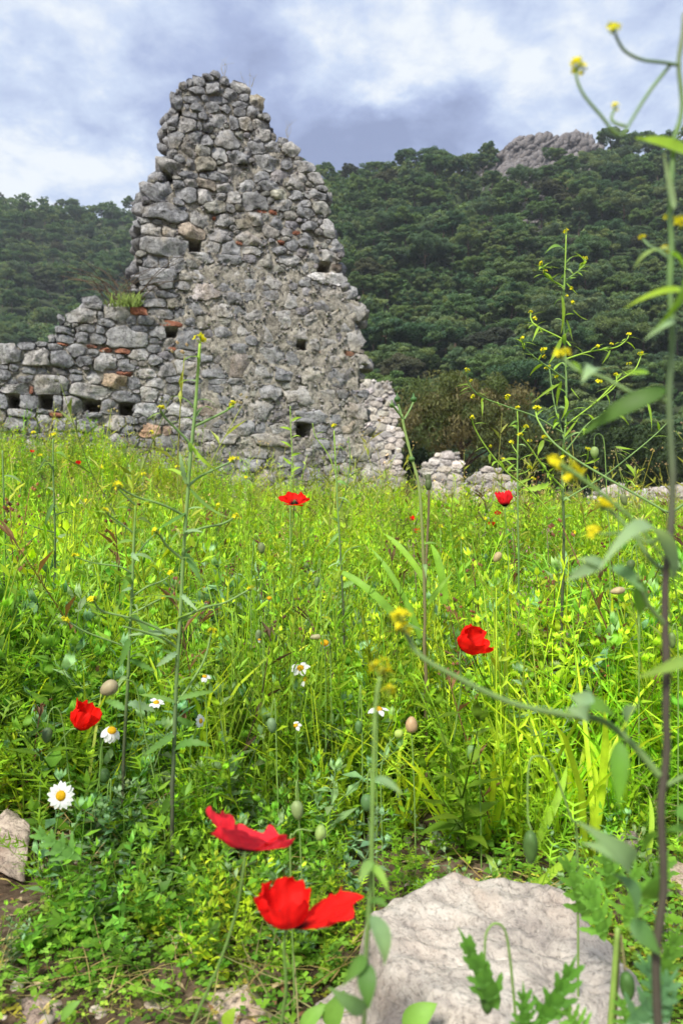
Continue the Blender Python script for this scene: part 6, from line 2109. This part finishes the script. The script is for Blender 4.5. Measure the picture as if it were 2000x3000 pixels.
for i, (a, b, w_, lab) in enumerate([((960, 3010), (1010, 2900), 60, 'broad green leaf at the bottom edge below the blurred stem'), ((1180, 3020), (1280, 2940), 70, 'broad pale green leaf at the bottom edge before the boulder'),
                                     ((880, 3020), (960, 2940), 46, 'small round leaf at the bottom edge left of the blurred stem'), ((180, 2990), (240, 2930), 30, 'narrow green leaf at the bottom beside the pinkish stone'), ((660, 3010), (690, 2950), 40, 'bright lime leaf at the bottom over the smooth cream stone')]):
    o_ = build('young_plant', leaf(P(*a, .6), P(*b, .6), w_ * .6 / FPX, (.1, -.6, .8), .15, 9, 'ell', .2, (.2, .40, .07) if i != 4 else (.34, .52, .05)), M['leaf'])
    tag(o_, lab, 'plant')

# wide grass blades that stand out, right of the middle
for i, (a, b, w_, Yb, c, lab) in enumerate([((1150, 1800), (975, 1665), 26, 1.3, (.22, .42, .05), 'wide bright grass blade slanting down right of the centre'), ((1250, 1720), (1120, 1560), 22, 1.4, (.26, .46, .05), 'wide bright grass blade below the sow thistle, upper of two'),
                                            ((1230, 1870), (1080, 1600), 20, 1.35, (.22, .42, .05), 'wide grass blade running beside the sow thistle stalk'), ((1300, 1770), (1260, 1590), 28, 1.3, (.24, .46, .04), 'broad upright grass blade right of the sow thistle stalks'),
                                            ((1560, 2480), (1660, 2240), 26, 1.0, (.32, .52, .05), 'bright yellow green grass blade behind the hanging bud'), ((1380, 2480), (1460, 2330), 22, 1.05, (.30, .50, .05), 'bright grass blade left of the hanging bud'),
                                            ((1560, 2600), (1680, 2490), 26, .92, (.36, .54, .05), 'yellow green grass blade just above the boulder'), ((1880, 2560), (1900, 2330), 20, .95, (.36, .54, .05), 'bright upright grass blade left of the dark mustard stem'),
                                            ((1460, 2600), (1420, 2500), 24, .95, (.34, .50, .10), 'pale curled grass blade above the boulder'), ((250, 2360), (300, 2010), 10, 1.05, (.42, .50, .09), 'long straw coloured stalk crossing behind the big daisy')]):
    o_ = build('wild_grass', leaf(P(*a, Yb), P(*b, Yb + .05), w_ * Yb / FPX, (.3, -.8, .5), .1, 10, 'blade', .35, c, np.array(c) * 1.1, .4), M['leaf'])
    tag(o_, lab, 'grass')

# ------------------------------------------------------------------ scattered yellow and pink flowers farther off
fy = [(20, 1490), (120, 1335), (250, 1470), (300, 1370), (210, 1560), (420, 1390), (430, 1480), (520, 1370), (720, 1400), (130, 1800), (1290, 1545), (1560, 1405), (640, 1480), (330, 1560), (60, 1420), (1420, 1520), (700, 1520), (1680, 1560), (1350, 1580), (445, 1270), (100, 1270)]
for i, (x, y) in enumerate(fy):
    Yf = float(np.interp(y, [1270, 1350, 1450, 1560, 1800], [6.5, 5.5, 3.6, 2.6, 1.7]))
    c = P(x, y, Yf)
    gz_ = float(ground_z(c[0], Yf))
    side_ = 'left of the tall mustard stem' if x < 560 else ('between the tall mustard and the sow thistle' if x < 1230 else 'right of the sow thistle stalks')
    t_ = thing('yellow_wildflower', (c[0], Yf, gz_), f'small yellow wildflower in the meadow {side_}', 'wildflower', f'small yellow flowers {side_}')
    build('flower_head', flower_cluster(c, 9 * max(Yf, 2.2) / FPX, 500 + i), M['petal'], t_)
    build('stem', tube(np.array([[c[0], Yf + .01, gz_], c - [0, 0, .003]]), [.0016, .001], 4, SG), M['stem'], t_)
fp = [(1540, 1735, 1.5), (1600, 1550, 2.0), (1565, 1620, 1.8), (1620, 1705, 1.6), (1690, 1820, 1.4), (1590, 1840, 1.4), (1640, 1880, 1.35), (1520, 1825, 1.45), (1500, 1555, 2.1), (1210, 1590, 2.0), (1212, 1640, 1.8), (950, 2110, 1.2)]
for i, (x, y, Yf) in enumerate(fp):
    c = P(x, y, Yf)
    gz_ = float(ground_z(c[0], Yf))
    side_ = 'right of the tilted poppy' if x > 1480 else 'in the middle of the meadow'
    t_ = thing('pink_wildflower', (c[0], Yf, gz_), f'dusty pink flower spike {side_}', 'wildflower', f'pink spikes {side_}')
    r = np.random.default_rng(i)
    g = Geo()
    for k in range(16):
        p = c + r.normal(size=3) * [.010, .010, .013]
        g.add(*leaf(p, p + rv(r) * .010, .0035, (0, 0, 1), .1, 2, 'ell', .2, np.array([.50, .27, .28]) * r.uniform(.7, 1.3)))
    build('flower_spike', g, M['petal'], t_)
    build('stem', tube(cr([[c[0], Yf + .02, gz_], [c[0] + .01, Yf, (gz_ + c[2]) / 2], c], 6), [.0014, .001], 4, (.2, .16, .08)), M['stem'], t_)

# ------------------------------------------------------------------ plants on top of the ruin
wt = thing('dry_shrub', P(345, 895, 8.9), 'dry leafless twigs and grass growing on the low wall beside the tower', 'shrub')
tw, gr = Geo(), Geo()
r = np.random.default_rng(8)
for i in range(34):
    b = P(r.uniform(310, 400), 893, 8.95 + r.uniform(-.1, .25))
    a, e = r.uniform(-1.3, 1.3), r.uniform(.35, 1)
    tip = b + np.array([math.sin(a) * .8, r.normal() * .15, e * .6])
    tw.add(*tube(cr([b, (b + tip) / 2 + [0, 0, .08], tip + [0, 0, -.05 * abs(a)]], 6), [.006, .0025], 4, np.array([.36, .29, .20]) * r.uniform(.6, 1.2)))
for i in range(240):
    b = P(310 + 102 * r.uniform() ** .5, 899, 8.95 + r.uniform(-.2, .25))
    gr.add(*leaf(b, b + [r.normal() * .06, r.normal() * .05, r.uniform(.05, .2)], .012, (0, -1, .3), .1, 3, 'blade', .3, np.array([.15, .21, .05]) * r.uniform(.5, 1.2)))
build('twigs', tw, M['bark'], wt)
build('grass_tuft', gr, M['leaf'], wt)
M['dry'] = mat_plain('dry_stalk', None, .8, .1)
wt.children[0].data.materials[0] = M['dry']
for x, y, lab in ((652, 215, 'few dry grass wisps on the very top of the ruin'), (835, 400, 'thin curved grass wisps on the right shoulder of the ruin'), (735, 250, 'single dry wisp near the top right of the ruin')):
    t_ = thing('grass_wisp', P(x, y, 9.5), lab, 'grass')
    for i in range(4):
        b = P(x + r.normal() * 8, y + 5, 9.5)
        build('blade', tube(cr([b, b + [r.normal() * .03, 0, .12], b + [r.normal() * .10 + .05, 0, r.uniform(.15, .25)]], 6), [.003, .0012], 3, (.28, .25, .16)), M['dry'], t_)

# ------------------------------------------------------------------ the air between here and the hills
hv = np.array([[x, y, z] for z in (-6, 190) for y in (-40, 560) for x in (-420, 420)], float)
hf = np.array([[0, 2, 3, 1], [4, 5, 7, 6], [0, 1, 5, 4], [2, 6, 7, 3], [0, 4, 6, 2], [1, 3, 7, 5]])
m, t = new_mat('haze_air')
vol = t.n('ShaderNodeVolumePrincipled', ins={'Color': (0.80, 0.88, 1.0, 1), 'Density': 0.0003, 'Anisotropy': 0.1})
t.n('ShaderNodeOutputMaterial', ins={'Volume': vol.outputs[0]})
o = link('haze', mesh('haze', hv, hf, smooth=False), mat=m)
tag(o, 'thin bluish haze in the air over the valley', None, kind='stuff')
